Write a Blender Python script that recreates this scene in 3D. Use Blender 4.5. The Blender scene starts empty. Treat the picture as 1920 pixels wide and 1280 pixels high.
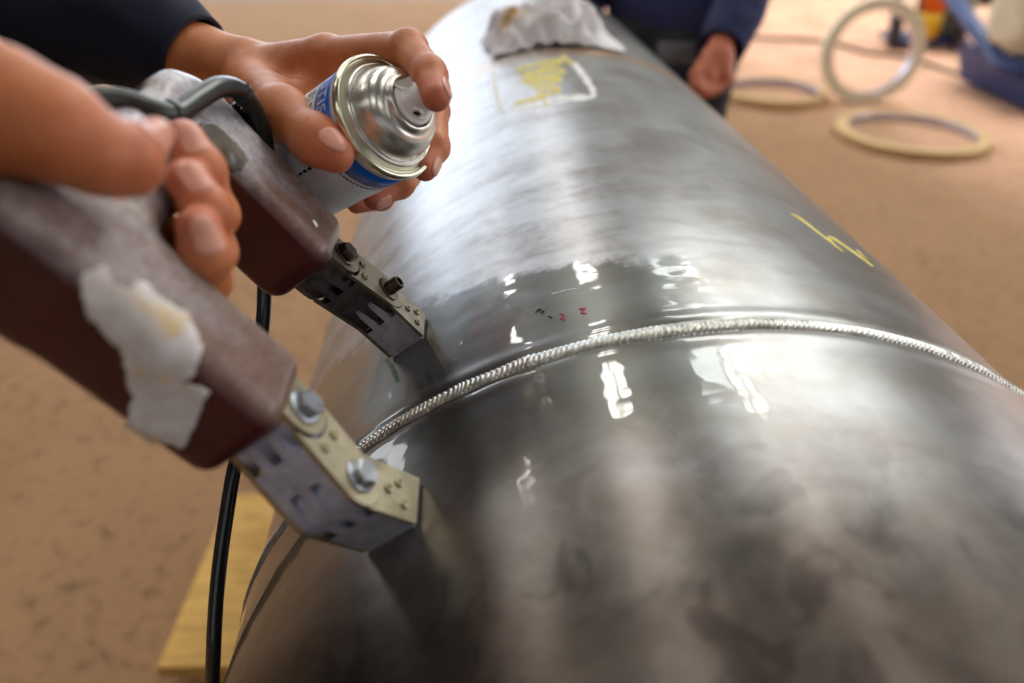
import bpy, bmesh, math, random
import numpy as np
from mathutils import Vector, Matrix, noise
from mathutils.bvhtree import BVHTree
random.seed(4)
rng = np.random.default_rng(5)
sc = bpy.context.scene
COL = sc.collection

# ------------------------------------------------------------------ camera
F, CX, CY = 1300.0, 960.0, 640.0
PITCH = math.atan2(871.0, F)
CAMZ = 1.2
CAM = np.array([0.0, 0.0, CAMZ])
cX = np.array([1.0, 0, 0]); cF = np.array([0, math.cos(PITCH), -math.sin(PITCH)])
cU = np.array([0, math.sin(PITCH), math.cos(PITCH)])
cam = bpy.data.cameras.new('camera'); cam_ob = bpy.data.objects.new('camera', cam); COL.objects.link(cam_ob)
cam_ob.location = (0, 0, CAMZ); cam_ob.rotation_euler = (math.pi / 2 - PITCH, 0, 0)
cam.sensor_width = 36.0; cam.lens = 36.0 * F / 1920.0
cam.clip_start = 0.01; cam.clip_end = 200
cam.dof.use_dof = True; cam.dof.focus_distance = 0.395; cam.dof.aperture_fstop = 3.4
sc.camera = cam_ob

# ------------------------------------------------------------------ world, exposure
sc.view_settings.view_transform = 'Standard'; sc.view_settings.look = 'None'
sc.view_settings.gamma = 1.0; sc.view_settings.use_curve_mapping = False
sc.view_settings.exposure = -0.22
w = bpy.data.worlds.new('world'); sc.world = w; w.use_nodes = True
w.node_tree.nodes['Background'].inputs[0].default_value = (0.75, 0.86, 1.0, 1)
w.node_tree.nodes['Background'].inputs[1].default_value = 1.0
EM_DOOR, EM_SKY, EM_BAND, EM_SIDE, EM_NEAR = 6.5, 30.0, 12.5, 5.0, 0.6
sc.cycles.use_denoising = True
sc.cycles.max_bounces = 6; sc.cycles.diffuse_bounces = 3; sc.cycles.glossy_bounces = 4
sc.cycles.sample_clamp_indirect = 6.0

# ------------------------------------------------------------------ geometry frames
def P(u, v, dep):
    """a point that the lens sees at pixel (u, v), dep metres in front of it"""
    return CAM + dep * ((u - CX) / F * cX + (CY - v) / F * cU + cF)
def raydir(u, v):
    r = (u - CX) / F * cX + (CY - v) / F * cU + cF
    return r / np.linalg.norm(r)
def nrm(v):
    v = np.asarray(v, float); return v / np.linalg.norm(v)
R = 0.30
AX = np.array([-0.06249777, 0.99804510, 0.0])                # pipe axis direction
A0 = CAM + np.array([0.1306188, 0.0081960, -0.4855668])       # pipe axis point beside the lens
TH0 = None
eR = np.array([0.99804510, 0.06249777, 0.0]); eUp = np.array([0, 0, 1.0])
def pipe_pt(theta, s, h=0.0):
    """theta from the crown towards the right, s metres along the axis"""
    return A0 + AX * s + (R + h) * (math.sin(theta) * eR + math.cos(theta) * eUp)
def c2w(v): return v[0] * cX + v[1] * cU - v[2] * cF
yt = c2w((0.81285084, 0.51037155, 0.28070339)); yn = c2w((-0.57910927, 0.65641312, 0.4834814)); yd = c2w((-0.06249777, 0.5555562, -0.82912685))
YO = A0 + (yn + yd * 0.95) * R
def Y(t, y, z):
    """yoke frame in mm: t across, y along the pipe, z off the pipe wall"""
    return YO + (yt * t + yd * y + yn * z) / 1000.0

# ------------------------------------------------------------------ object helpers
def link(o): COL.objects.link(o); return o
def setp(o, label=None, cat=None, group=None, kind=None):
    if label: o['label'] = label
    if cat: o['category'] = cat
    if group: o['group'] = group
    if kind: o['kind'] = kind
    return o
def thing(name, loc, label, cat, group=None):
    o = link(bpy.data.objects.new(name, None)); o.location = tuple(loc); o.empty_display_size = 0.05
    return setp(o, label, cat, group)
def root_loc(o):
    l = Vector((0, 0, 0))
    while o is not None: l = l + o.location; o = o.parent
    return l
def ob(name, verts, faces, mat, parent=None, smooth=True, label=None):
    me = bpy.data.meshes.new(name)
    off = np.array(root_loc(parent)) if parent else np.zeros(3)
    v = np.asarray(verts, float)
    cen = np.zeros(3)
    if parent is None: cen = np.array([v[:, 0].mean(), v[:, 1].mean(), v[:, 2].min()])
    me.from_pydata((v - off - cen).tolist(), [], [tuple(int(i) for i in f) for f in faces])
    me.update()
    bm = bmesh.new(); bm.from_mesh(me); bmesh.ops.recalc_face_normals(bm, faces=bm.faces); bm.to_mesh(me); bm.free()
    if smooth: me.polygons.foreach_set('use_smooth', [True] * len(me.polygons))
    if mat: me.materials.append(getattr(mat, 'm', mat))
    o = link(bpy.data.objects.new(name, me)); o.parent = parent
    if parent is None: o.location = tuple(cen)
    if label: o['label'] = label
    return o
def autosmooth(o, ang=35):
    me = o.data
    me.polygons.foreach_set('use_smooth', [True] * len(me.polygons))
    bm = bmesh.new(); bm.from_mesh(me)
    for e in bm.edges:
        e.smooth = not (len(e.link_faces) == 2 and e.calc_face_angle(0) > math.radians(ang))
    bm.to_mesh(me); bm.free(); return o
class MB:
    def __init__(s): s.v = []; s.f = []
    def add(s, v, f):
        n = len(s.v); s.v.extend([tuple(x) for x in v]); s.f.extend([tuple(i + n for i in q) for q in f]); return s
    def box(s, fr, lo, hi, bev=0.0, seg=2):
        """box in a frame function fr(x,y,z), bevelled"""
        bm = bmesh.new(); bmesh.ops.create_cube(bm, size=1)
        lo = np.array(lo, float); hi = np.array(hi, float); c = (lo + hi) / 2; sz = hi - lo
        for x in bm.verts: x.co = Vector((c[0] + x.co.x * sz[0], c[1] + x.co.y * sz[1], c[2] + x.co.z * sz[2]))
        if bev: bmesh.ops.bevel(bm, geom=list(bm.edges), offset=bev, segments=seg, profile=0.5, affect='EDGES')
        bm.verts.index_update()
        s.add([fr(*x.co) for x in bm.verts], [[q.index for q in f.verts] for f in bm.faces]); bm.free(); return s
    def prism(s, fr, poly, h0, h1, axis=0):
        """poly in the two other axes, extruded along axis from h0 to h1"""
        def mk(a, b, h): return fr(h, a, b) if axis == 0 else (fr(a, h, b) if axis == 1 else fr(a, b, h))
        n = len(poly)
        v = [mk(a, b, h0) for a, b in poly] + [mk(a, b, h1) for a, b in poly]
        f = [tuple(range(n)), tuple(range(2 * n - 1, n - 1, -1))] + [(i, (i + 1) % n, n + (i + 1) % n, n + i) for i in range(n)]
        return s.add(v, f)
    def lathe(s, O, ax, prof, n=48, x=None):
        """prof list of (radius, height) round axis ax at O"""
        ax = nrm(ax); x = nrm(np.cross(ax, (0.3, 0.5, 0.8))) if x is None else nrm(x - ax * np.dot(x, ax)); y = np.cross(ax, x)
        v = []; f = []
        for r, h in prof:
            for k in range(n):
                a = 2 * math.pi * k / n; v.append(O + ax * h + r * (math.cos(a) * x + math.sin(a) * y))
        for i in range(len(prof) - 1):
            for k in range(n):
                f.append((i * n + k, i * n + (k + 1) % n, (i + 1) * n + (k + 1) % n, (i + 1) * n + k))
        if prof[0][0] > 1e-6: f.append(tuple(range(n)))
        if prof[-1][0] > 1e-6: f.append(tuple((len(prof) - 1) * n + k for k in range(n)))
        return s.add(v, f)
    def tube(s, pts, rad, n=16, cap=True):
        pts = np.array(pts, float); rad = np.broadcast_to(np.asarray(rad, float), (len(pts),))
        tg = np.gradient(pts, axis=0); tg /= np.linalg.norm(tg, axis=1)[:, None]
        x = nrm(np.cross(tg[0], (0.2, 0.3, 0.9))); v = []; f = []
        for i in range(len(pts)):
            x = nrm(x - tg[i] * np.dot(x, tg[i])); y = np.cross(tg[i], x)
            for k in range(n):
                a = 2 * math.pi * k / n; v.append(pts[i] + rad[i] * (math.cos(a) * x + math.sin(a) * y))
        for i in range(len(pts) - 1):
            for k in range(n): f.append((i * n + k, i * n + (k + 1) % n, (i + 1) * n + (k + 1) % n, (i + 1) * n + k))
        if cap: f.append(tuple(range(n))); f.append(tuple((len(pts) - 1) * n + k for k in range(n)))
        return s.add(v, f)
    def build(s, name, mat, parent=None, smooth=True, label=None): return ob(name, s.v, s.f, mat, parent, smooth, label)
def WF(x, y, z): return np.array([x, y, z], float)
def spline(pts, n=12):
    pts = np.array(pts, float); p = np.vstack([2 * pts[0] - pts[1], pts, 2 * pts[-1] - pts[-2]]); out = []
    for i in range(1, len(p) - 2):
        for k in range(n):
            t = k / n
            out.append(0.5 * ((2 * p[i]) + (-p[i-1] + p[i+1]) * t + (2*p[i-1] - 5*p[i] + 4*p[i+1] - p[i+2]) * t*t + (-p[i-1] + 3*p[i] - 3*p[i+1] + p[i+2]) * t**3))
    out.append(p[-2]); return np.array(out)

# ------------------------------------------------------------------ implicit surfaces (bodies, hands)
def smin(a, b, k):
    if k <= 0: return np.minimum(a, b)
    h = np.clip(0.5 + 0.5 * (b - a) / k, 0, 1); return b * (1 - h) + a * h - k * h * (1 - h)
def surface_nets(D, lo, h):
    nx, ny, nz = D.shape; S = D < 0
    c = [S[i:nx-1+i, j:ny-1+j, k:nz-1+k] for i in (0, 1) for j in (0, 1) for k in (0, 1)]
    allin = np.logical_and.reduce(c); anyin = np.logical_or.reduce(c); act = anyin & ~allin
    idx = -np.ones(act.shape, int); cells = np.argwhere(act); idx[act] = np.arange(len(cells))
    acc = np.zeros((len(cells), 3)); cnt = np.zeros(len(cells)); x, y, z = cells.T
    for a in range(3):
        e = np.zeros(3, int); e[a] = 1; o1, o2 = [q for q in range(3) if q != a]
        for i in (0, 1):
            for j in (0, 1):
                b = np.zeros(3, int); b[o1] = i; b[o2] = j
                d0 = D[x + b[0], y + b[1], z + b[2]]; d1 = D[x + b[0] + e[0], y + b[1] + e[1], z + b[2] + e[2]]
                m = (d0 < 0) != (d1 < 0); t = np.where(m, d0 / np.where(m, d0 - d1, 1), 0)
                p = np.tile(b.astype(float), (len(cells), 1)); p[:, a] += t
                acc[m] += p[m]; cnt[m] += 1
    V = (cells + acc / cnt[:, None]) * h + lo; Fs = []
    for a in range(3):
        o1, o2 = (a + 1) % 3, (a + 2) % 3
        sl0 = [slice(None)] * 3; sl1 = [slice(None)] * 3; sl0[a] = slice(0, -1); sl1[a] = slice(1, None)
        m = S[tuple(sl0)] != S[tuple(sl1)]; q = np.argwhere(m); q = q[(q[:, o1] > 0) & (q[:, o2] > 0) & (q[:, o1] < D.shape[o1] - 1) & (q[:, o2] < D.shape[o2] - 1)]
        def g(d1, d2):
            r = q.copy(); r[:, o1] -= d1; r[:, o2] -= d2; return idx[r[:, 0], r[:, 1], r[:, 2]]
        f = np.stack([g(1, 1), g(0, 1), g(0, 0), g(1, 0)], 1); flip = ~S[q[:, 0], q[:, 1], q[:, 2]]
        f[flip] = f[flip][:, ::-1]; Fs.append(f)
    return V, np.vstack(Fs)
class SDF:
    """a smooth body grown from tapered capsules; groups keep fingers apart"""
    def __init__(s, res): s.res = res; s.groups = []; s.cuts = []
    def group(s, k_out): s.groups.append((k_out, [])); return s
    def cap(s, a, b, ra, rb, k=0.004, flat=None):
        s.groups[-1][1].append((np.array(a, float), np.array(b, float), ra, rb, k, flat)); return s
    def chain(s, pts, rad, k=0.003):
        for i in range(len(pts) - 1): s.cap(pts[i], pts[i + 1], rad[i], rad[i + 1], k)
        return s
    def cut(s, a, b, r, k=0.0015): s.cuts.append((np.array(a, float), np.array(b, float), r, k)); return s
    @staticmethod
    def dist(G, a, b, ra, rb, flat):
        ab = b - a; L2 = max(ab @ ab, 1e-12); X = G - a
        t = np.clip((X @ ab) / L2, 0, 1); Q = X - t[..., None] * ab
        if flat is not None:
            n, sc_ = flat; dn = Q @ n; Q = Q + (dn * (1 / sc_ - 1))[..., None] * n
            return (np.sqrt((Q * Q).sum(-1)) - (ra + (rb - ra) * t)) * (0.5 + 0.5 * sc_)
        return np.sqrt((Q * Q).sum(-1)) - (ra + (rb - ra) * t)
    def mesh(s, smooth=3):
        A = [c for _, g in s.groups for c in g]; m = 0.014
        lo = np.min([np.minimum(a - ra, b - rb) for a, b, ra, rb, _, _ in A], 0) - m; hi = np.max([np.maximum(a + ra, b + rb) for a, b, ra, rb, _, _ in A], 0) + m
        h = s.res; n = np.ceil((hi - lo) / h).astype(int) + 1; D = np.full(tuple(n), 0.05, np.float32)
        ax = [lo[i] + h * np.arange(n[i]) for i in range(3)]
        def sub(l, u):
            i0 = np.maximum(np.floor((l - lo) / h).astype(int), 0); i1 = np.minimum(np.ceil((u - lo) / h).astype(int) + 1, n)
            G = np.stack(np.meshgrid(ax[0][i0[0]:i1[0]], ax[1][i0[1]:i1[1]], ax[2][i0[2]:i1[2]], indexing='ij'), -1)
            return tuple(slice(i0[q], i1[q]) for q in range(3)), G
        for k_out, g in s.groups:
            E = np.full(tuple(n), 0.05, np.float32)
            for a, b, ra, rb, k, fl in g:
                mm = 0.012 + k; sl, G = sub(np.minimum(a - ra, b - rb) - mm, np.maximum(a + ra, b + rb) + mm)
                E[sl] = smin(E[sl], s.dist(G, a, b, ra, rb, fl), k)
            D = smin(D, E, k_out)
        for a, b, r, k in s.cuts:
            sl, G = sub(np.minimum(a, b) - r - 0.004, np.maximum(a, b) + r + 0.004)
            D[sl] = -smin(-D[sl], s.dist(G, a, b, r, r, None), k)
        V, Fc = surface_nets(D, lo, h)
        for _ in range(smooth):
            nb = np.zeros_like(V); c = np.zeros(len(V))
            for i in range(4):
                np.add.at(nb, Fc[:, i], V[Fc[:, (i + 1) % 4]]); np.add.at(nb, Fc[:, (i + 1) % 4], V[Fc[:, i]])
                np.add.at(c, Fc[:, i], 1); np.add.at(c, Fc[:, (i + 1) % 4], 1)
            V = V * 0.5 + 0.5 * nb / c[:, None]
        return V, Fc

# ------------------------------------------------------------------ materials
def srgb(r, g, b):
    f = lambda c: (c / 255 / 12.92) if c / 255 <= 0.04045 else ((c / 255 + 0.055) / 1.055) ** 2.4
    return (f(r), f(g), f(b), 1)
class N:
    def __init__(s, name):
        s.m = bpy.data.materials.new(name); s.m.use_nodes = True; s.t = s.m.node_tree; s.b = s.t.nodes['Principled BSDF']
        s.out = s.t.nodes['Material Output']
    def n(s, typ, **kw):
        q = s.t.nodes.new(typ)
        for k, v in kw.items():
            if k in q.inputs.keys() if isinstance(k, str) else False: q.inputs[k].default_value = v
            else: setattr(q, k, v)
        return q
    def l(s, a, b): s.t.links.new(a, b)
    def coord(s, kind='Object', scale=(1, 1, 1), rot=(0, 0, 0)):
        tc = s.n('ShaderNodeTexCoord'); mp = s.n('ShaderNodeMapping'); s.l(tc.outputs[kind], mp.inputs[0])
        mp.inputs['Scale'].default_value = scale; mp.inputs['Rotation'].default_value = rot; return mp.outputs[0]
    def noise(s, co, scale, detail=4, rough=0.55, dist=0.0):
        q = s.n('ShaderNodeTexNoise'); s.l(co, q.inputs['Vector']); q.inputs['Scale'].default_value = scale
        q.inputs['Detail'].default_value = detail; q.inputs['Roughness'].default_value = rough; q.inputs['Distortion'].default_value = dist
        return q.outputs['Fac']
    def ramp(s, fac, stops):
        q = s.n('ShaderNodeValToRGB'); s.l(fac, q.inputs[0]); e = q.color_ramp.elements
        while len(e) < len(stops): e.new(0.5)
        for x, (p, c) in zip(e, stops):
            x.position = p; x.color = c if isinstance(c, tuple) else (c, c, c, 1)
        return q.outputs[0]
    def mix(s, fac, a, b, typ='MIX'):
        q = s.n('ShaderNodeMix', data_type='RGBA', blend_type=typ)
        for sock, v in ((q.inputs[0], fac), (q.inputs[6], a), (q.inputs[7], b)):
            if isinstance(v, bpy.types.NodeSocket): s.l(v, sock)
            else: sock.default_value = v
        return q.outputs[2]
    def math(s, op, a, b=0.0, c=0.0, clamp=False):
        q = s.n('ShaderNodeMath', operation=op); q.use_clamp = clamp
        for i, v in enumerate((a, b, c)):
            if isinstance(v, bpy.types.NodeSocket): s.l(v, q.inputs[i])
            else: q.inputs[i].default_value = v
        return q.outputs[0]
    def attr(s, name): q = s.n('ShaderNodeAttribute'); q.attribute_name = name; return q
    def bump(s, h, strength=0.3, dist=0.001, prev=None):
        q = s.n('ShaderNodeBump'); s.l(h, q.inputs['Height']); q.inputs['Strength'].default_value = strength; q.inputs['Distance'].default_value = dist
        if prev is not None: s.l(prev, q.inputs['Normal'])
        return q.outputs[0]
    def set(s, **kw):
        for k, v in kw.items():
            k = k.replace('_', ' ')
            sock = s.b.inputs[k]
            if isinstance(v, bpy.types.NodeSocket): s.l(v, sock)
            else: sock.default_value = v
        return s
def simple(name, col, rough=0.5, metal=0.0, var=0.15, scale=60, bump=0.0, bscale=200, bdist=0.0005, coat=0.0):
    q = N(name); co = q.coord(); n1 = q.noise(co, scale)
    dark = tuple(c * (1 - var) for c in col[:3]) + (1,); lite = tuple(min(1, c * (1 + var)) for c in col[:3]) + (1,)
    q.set(Base_Color=q.ramp(n1, [(0.3, dark), (0.7, lite)]), Metallic=metal, Roughness=q.math('MULTIPLY_ADD', n1, 0.2, rough - 0.1))
    if coat: q.set(Coat_Weight=coat, Coat_Roughness=0.12)
    if bump: q.set(Normal=q.bump(q.noise(co, bscale, 6), bump, bdist))
    return q.m
def emit(name, col, strength):
    q = N(name); e = q.n('ShaderNodeEmission'); e.inputs[0].default_value = col; e.inputs[1].default_value = strength
    q.l(e.outputs[0], q.out.inputs[0]); return q.m

# skin
def skin_mat():
    q = N('skin'); co = q.coord(); at = q.attr('tint')
    n1 = q.noise(co, 55, 5, 0.6); n2 = q.noise(co, 420, 4, 0.6)
    base = q.ramp(n1, [(0.25, srgb(174, 98, 54)), (0.5, srgb(200, 120, 72)), (0.8, srgb(216, 142, 94))])
    red = q.mix(q.math('MULTIPLY', at.outputs['Fac'], 0.85), base, srgb(205, 112, 92))
    vor = q.n('ShaderNodeTexVoronoi'); vor.feature = 'DISTANCE_TO_EDGE'; q.l(co, vor.inputs['Vector']); vor.inputs['Scale'].default_value = 900
    h = q.math('ADD', q.math('MULTIPLY', n2, 0.7), q.math('MULTIPLY', q.math('MINIMUM', vor.outputs['Distance'], 0.15), 2.5))
    q.set(Base_Color=red, Roughness=q.math('MULTIPLY_ADD', n2, 0.25, 0.3), Subsurface_Weight=0.12, Subsurface_Scale=0.004,
          Subsurface_Radius=(1.0, 0.35, 0.2), Specular_IOR_Level=0.45, Normal=q.bump(h, 0.35, 0.0004))
    return q.m
SKIN = skin_mat()
NAIL = simple('nail', srgb(222, 158, 138), 0.28, var=0.05)
NAILTIP = simple('nail_edge', srgb(225, 200, 180), 0.35, var=0.05)
def cloth_mat(name, col, scale=1500, fold=25):
    q = N(name); co = q.coord(); n1 = q.noise(co, fold, 3); n2 = q.noise(co, scale, 2)
    wv = q.n('ShaderNodeTexWave'); q.l(co, wv.inputs['Vector']); wv.inputs['Scale'].default_value = scale * 0.5; wv.inputs['Distortion'].default_value = 1.5
    dark = tuple(c * 0.75 for c in col[:3]) + (1,); lite = tuple(c * 1.25 for c in col[:3]) + (1,)
    h = q.math('ADD', n2, wv.outputs['Fac'])
    q.set(Base_Color=q.ramp(n1, [(0.3, dark), (0.7, lite)]), Roughness=0.85, Sheen_Weight=0.05, Normal=q.bump(h, 0.25, 0.0004)); return q.m
NAVY = cloth_mat('navy_cloth', srgb(8, 13, 42))
NAVY2 = cloth_mat('navy_work_jacket', srgb(30, 38, 84), 600)
TROUSER = cloth_mat('dark_trousers', srgb(22, 24, 36), 600)
GREYCLOTH = cloth_mat('grey_cloth', srgb(92, 88, 92), 600)
BOOT = simple('boot_leather', srgb(38, 30, 28), 0.5)
HAIR = simple('hair', srgb(18, 15, 14), 0.6, bump=0.6, bscale=300)

# ------------------------------------------------------------------ pipe material (uv = arc length, axial in metres)
def steel_pipe_mat():
    q = N('pipe_steel')
    uvn = q.n('ShaderNodeUVMap'); uvn.uv_map = 'UVMap'; uv = uvn.outputs[0]
    sep = q.n('ShaderNodeSeparateXYZ'); q.l(uv, sep.inputs[0]); au, sv = sep.outputs[0], sep.outputs[1]   # arc from crown (right +), axial
    def mapped(sx, sy):
        mp = q.n('ShaderNodeMapping'); q.l(uv, mp.inputs[0]); mp.inputs['Scale'].default_value = (sx, sy, 1); return mp.outputs[0]
    nA = q.noise(mapped(1, 1), 14, 6, 0.6, 0.4)          # blotches
    nB = q.noise(mapped(2.5, 11), 3.2, 5, 0.6)              # bands round the pipe
    nC = q.noise(mapped(1, 1), 420, 3, 0.6)              # grain
    nD = q.noise(mapped(1, 1), 55, 6, 0.65)
    nE = q.noise(mapped(1, 1), 30, 6, 0.6, 0.8)
    # fluid sprayed round the weld: a wet patch with a ragged edge
    def sstep(x, a, b):
        m = q.n('ShaderNodeMapRange'); m.interpolation_type = 'SMOOTHSTEP'; q.l(x, m.inputs[0]); m.inputs[1].default_value = a; m.inputs[2].default_value = b; return m.outputs[0]
    WET_FAR = 0.0
    jit = q.math('MULTIPLY_ADD', nE, 0.04, -0.02); jit2 = q.math('MULTIPLY_ADD', nD, 0.03, -0.015)
    svj = q.math('ADD', q.math('ADD', sv, jit), jit2); svf = q.math('SUBTRACT', q.math('ADD', svj, q.math('MULTIPLY', au, 0.25)), 0.353); auj = q.math('ADD', q.math('ADD', au, jit), jit2)
    far = sstep(svf, 0.007, -0.009)
    near = sstep(svj, WET_NEAR - 0.03, WET_NEAR + 0.03)
    right = sstep(auj, WET_RIGHT + 0.03, WET_RIGHT - 0.03)
    wet = q.math('MULTIPLY', q.math('MULTIPLY', far, near), right)
    # the cleaned, dull zone along the joint that reaches over the crown
    damp = q.math('MULTIPLY', q.math('MULTIPLY', sstep(svj, 0.46, 0.39), sstep(svj, 0.10, 0.2)), 1.0)
    # gable's pale sheen painted into the colour beyond the wet patch, left shoulder
    sheen = q.math('MULTIPLY', q.math('MULTIPLY', sstep(svf, -0.008, 0.008), sstep(auj, 0.02, -0.07)), sstep(q.math('MULTIPLY_ADD', nB, 0.5, q.math('MULTIPLY', nD, 0.5)), 0.33, 0.62))
    steel = q.ramp(nB, [(0.2, srgb(142, 139, 137)), (0.5, srgb(152, 151, 150)), (0.8, srgb(164, 164, 168))])
    blot = q.mix(q.math('MULTIPLY', q.ramp(nA, [(0.42, 0.0), (0.62, 1.0)]), 0.55), steel, srgb(112, 98, 90))
    near_dark = sstep(svj, 0.25, 0.12)  # near end darkened in colour for the dark roof it mirrors
    blot = q.mix(q.math('MULTIPLY', near_dark, 0.9), blot, q.ramp(nD, [(0.3, srgb(54, 45, 40)), (0.7, srgb(84, 73, 66))]))
    ringm = q.math('MULTIPLY', sstep(svj, BR0 - 0.02, BR0 + 0.004), sstep(svj, BR0 + 0.05, BR0 + 0.02))
    blot = q.mix(q.math('MULTIPLY', ringm, 0.7), blot, srgb(176, 132, 88))
    blot = q.mix(q.math('MULTIPLY', q.math('MULTIPLY', near_dark, q.ramp(nE, [(0.52, 0.0), (0.60, 1.0)])), 0.6), blot, srgb(44, 36, 34))
    # rust spots
    vor = q.n('ShaderNodeTexVoronoi'); q.l(mapped(1, 1), vor.inputs['Vector']); vor.inputs['Scale'].default_value = 7.5
    rust = q.math('MULTIPLY', q.math('MULTIPLY', sstep(q.math('MULTIPLY_ADD', nD, 0.12, vor.outputs['Distance']), 0.115, 0.07), near_dark), 0.8)
    blot = q.mix(rust, blot, srgb(176, 110, 40))
    col = q.mix(wet, blot, q.mix(1.0, blot, srgb(180, 184, 180), 'MULTIPLY'))
    col = q.mix(q.math('MULTIPLY', sheen, 0.5), col, srgb(214, 218, 226))
    rgh = q.math('MULTIPLY_ADD', nD, 0.12, 0.27)
    rgh = q.math('MULTIPLY_ADD', q.math('SUBTRACT', sv, 0.45, 0, True), 0.10, rgh)
    rgh = q.math('MULTIPLY_ADD', near_dark, -0.03, rgh)
    rgh = q.math('MAXIMUM', rgh, 0.29)
    rgh = q.math('MULTIPLY', rgh, q.math('MULTIPLY_ADD', wet, 0.02, 1.0))
    met = q.math('MULTIPLY_ADD', sheen, -0.35, 0.9)
    h1 = q.math('ADD', q.math('MULTIPLY', nC, 0.6), q.math('MULTIPLY', nB, 0.12))
    b1 = q.bump(h1, 0.22, 0.0004)
    wobble = q.noise(mapped(1, 1.6), 38, 1, 0.4, 0.0)
    b2 = q.bump(wobble, 0.12, 0.002, b1)
    q.set(Base_Color=col, Metallic=met, Roughness=rgh, Normal=b2)
    # liquid film as a coat
    cb = q.bump(q.noise(mapped(1, 1.3), 60, 1, 0.4, 0.0), 0.16, 0.0015)
    q.set(Coat_Weight=wet, Coat_Roughness=0.03, Coat_IOR=1.45, Coat_Normal=cb)
    return q.m
WET_NEAR, WET_RIGHT, BR0 = 0.215, -0.012, 0.93

# ================================================================== the hall
FLOOR = N('shop_floor')
co = FLOOR.coord('Object'); a = FLOOR.noise(co, 0.35, 5, 0.6, 0.5); b_ = FLOOR.noise(co, 3.0, 8, 0.65); c_ = FLOOR.noise(co, 24, 6, 0.7)
fc = FLOOR.ramp(a, [(0.3, srgb(226, 180, 148)), (0.55, srgb(234, 182, 156)), (0.75, srgb(216, 176, 144))])
fc = FLOOR.mix(FLOOR.math('MULTIPLY', FLOOR.ramp(b_, [(0.45, 0.0), (0.72, 1.0)]), 0.55), fc, srgb(150, 112, 84))
fc = FLOOR.mix(FLOOR.math('MULTIPLY', FLOOR.ramp(c_, [(0.5, 0.0), (0.75, 1.0)]), 0.5), fc, srgb(120, 86, 62))
sx = FLOOR.n('ShaderNodeSeparateXYZ'); FLOOR.l(co, sx.inputs[0])
farm = FLOOR.n('ShaderNodeMapRange'); FLOOR.l(FLOOR.math('ADD', sx.outputs[1], FLOOR.math('MULTIPLY', a, 2.0)), farm.inputs[0]); farm.inputs[1].default_value = 5.6; farm.inputs[2].default_value = 6.4
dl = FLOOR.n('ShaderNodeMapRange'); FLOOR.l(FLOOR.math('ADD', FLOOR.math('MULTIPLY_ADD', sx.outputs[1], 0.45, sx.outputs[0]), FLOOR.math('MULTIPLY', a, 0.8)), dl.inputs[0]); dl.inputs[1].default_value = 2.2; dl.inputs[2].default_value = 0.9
dirt_shade = FLOOR.ramp(c_, [(0.3, srgb(124, 94, 62)), (0.5, srgb(144, 110, 74)), (0.7, srgb(94, 72, 50))])  # mottled dirt, its colour darkened further for the shade at near left
fc = FLOOR.mix(FLOOR.math('MULTIPLY', dl.outputs[0], 0.85), fc, dirt_shade)
fc = FLOOR.mix(FLOOR.math('MULTIPLY', farm.outputs[0], 0.9), fc, srgb(146, 138, 128))
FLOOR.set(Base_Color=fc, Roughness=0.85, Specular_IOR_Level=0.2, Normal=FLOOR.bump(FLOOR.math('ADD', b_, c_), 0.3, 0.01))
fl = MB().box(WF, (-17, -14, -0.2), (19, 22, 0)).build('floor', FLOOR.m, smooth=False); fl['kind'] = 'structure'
WALL = simple('wall_sheet', srgb(150, 152, 150), 0.7, var=0.06, scale=2)
CEIL = simple('roof_sheet', srgb(66, 64, 62), 0.8, var=0.1, scale=2)
SKYLIGHT = emit('skylight_pane', (1.0, 0.97, 0.88, 1), EM_SKY)
BAND = emit('rooflight_sheet', (0.93, 1.0, 0.98, 1), EM_BAND)
DOOR = emit('daylight_pane', (0.78, 0.87, 1.0, 1), EM_DOOR)
SIDE = emit('side_daylight_pane', (0.95, 0.96, 1.0, 1), EM_SIDE)
NEAR_FILL = emit('near_fill_pane', (0.95, 0.96, 1.0, 1), EM_NEAR)
FRAME = simple('frame_steel', srgb(70, 74, 80), 0.6)
def struct(name, lo, hi, mat, parent=None):
    o = MB().box(WF, lo, hi).build(name, mat, parent, smooth=False)
    if parent is None: o['kind'] = 'structure'
    return o
CZ = CAMZ + 7.1
struct('wall_far', (-17, 22, 0), (19, 22.3, CZ), WALL); struct('wall_left', (-17.3, -14, 0), (-17, 22, CZ), WALL)
struct('wall_right', (19, -14, 0), (19.3, 22, CZ), WALL); struct('wall_near', (-17, -14.3, 0), (19, -14, CZ), WALL)
struct('ceiling', (-17, -14, CZ), (19, 22, CZ + 0.2), CEIL)
wn = [0]
def window(lo, hi, mat, mull, axis):
    """lit pane with a frame and mullions, axis = thin axis"""
    wn[0] += 1
    p = MB().box(WF, lo, hi).build('window_%d' % wn[0], mat, smooth=False); p['kind'] = 'structure'
    fr = MB(); lo = np.array(lo, float); hi = np.array(hi, float)
    o1, o2 = [q for q in range(3) if q != axis]
    for k in range(mull + 1):
        x = lo[o1] + (hi[o1] - lo[o1]) * k / mull; l = lo.copy(); h = hi.copy(); l[o1] = x - 0.04; h[o1] = x + 0.04; l[axis] -= 0.03; h[axis] += 0.03; fr.box(WF, l, h)
    for x in (lo[o2], hi[o2]):
        l = lo.copy(); h = hi.copy(); l[o2] = x - 0.04; h[o2] = x + 0.04; l[axis] -= 0.03; h[axis] += 0.03; fr.box(WF, l, h)
    fr.build('window_frame', FRAME, p, smooth=False)
window((-12.5, 21.9, 0.6), (0.6, 21.96, 6.6), DOOR, 8, 1)                 # big glazed gable, left of the pipe's far end
window((-16.96, 2, 2.5), (-16.9, 18, 4.6), SIDE, 6, 0)
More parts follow.
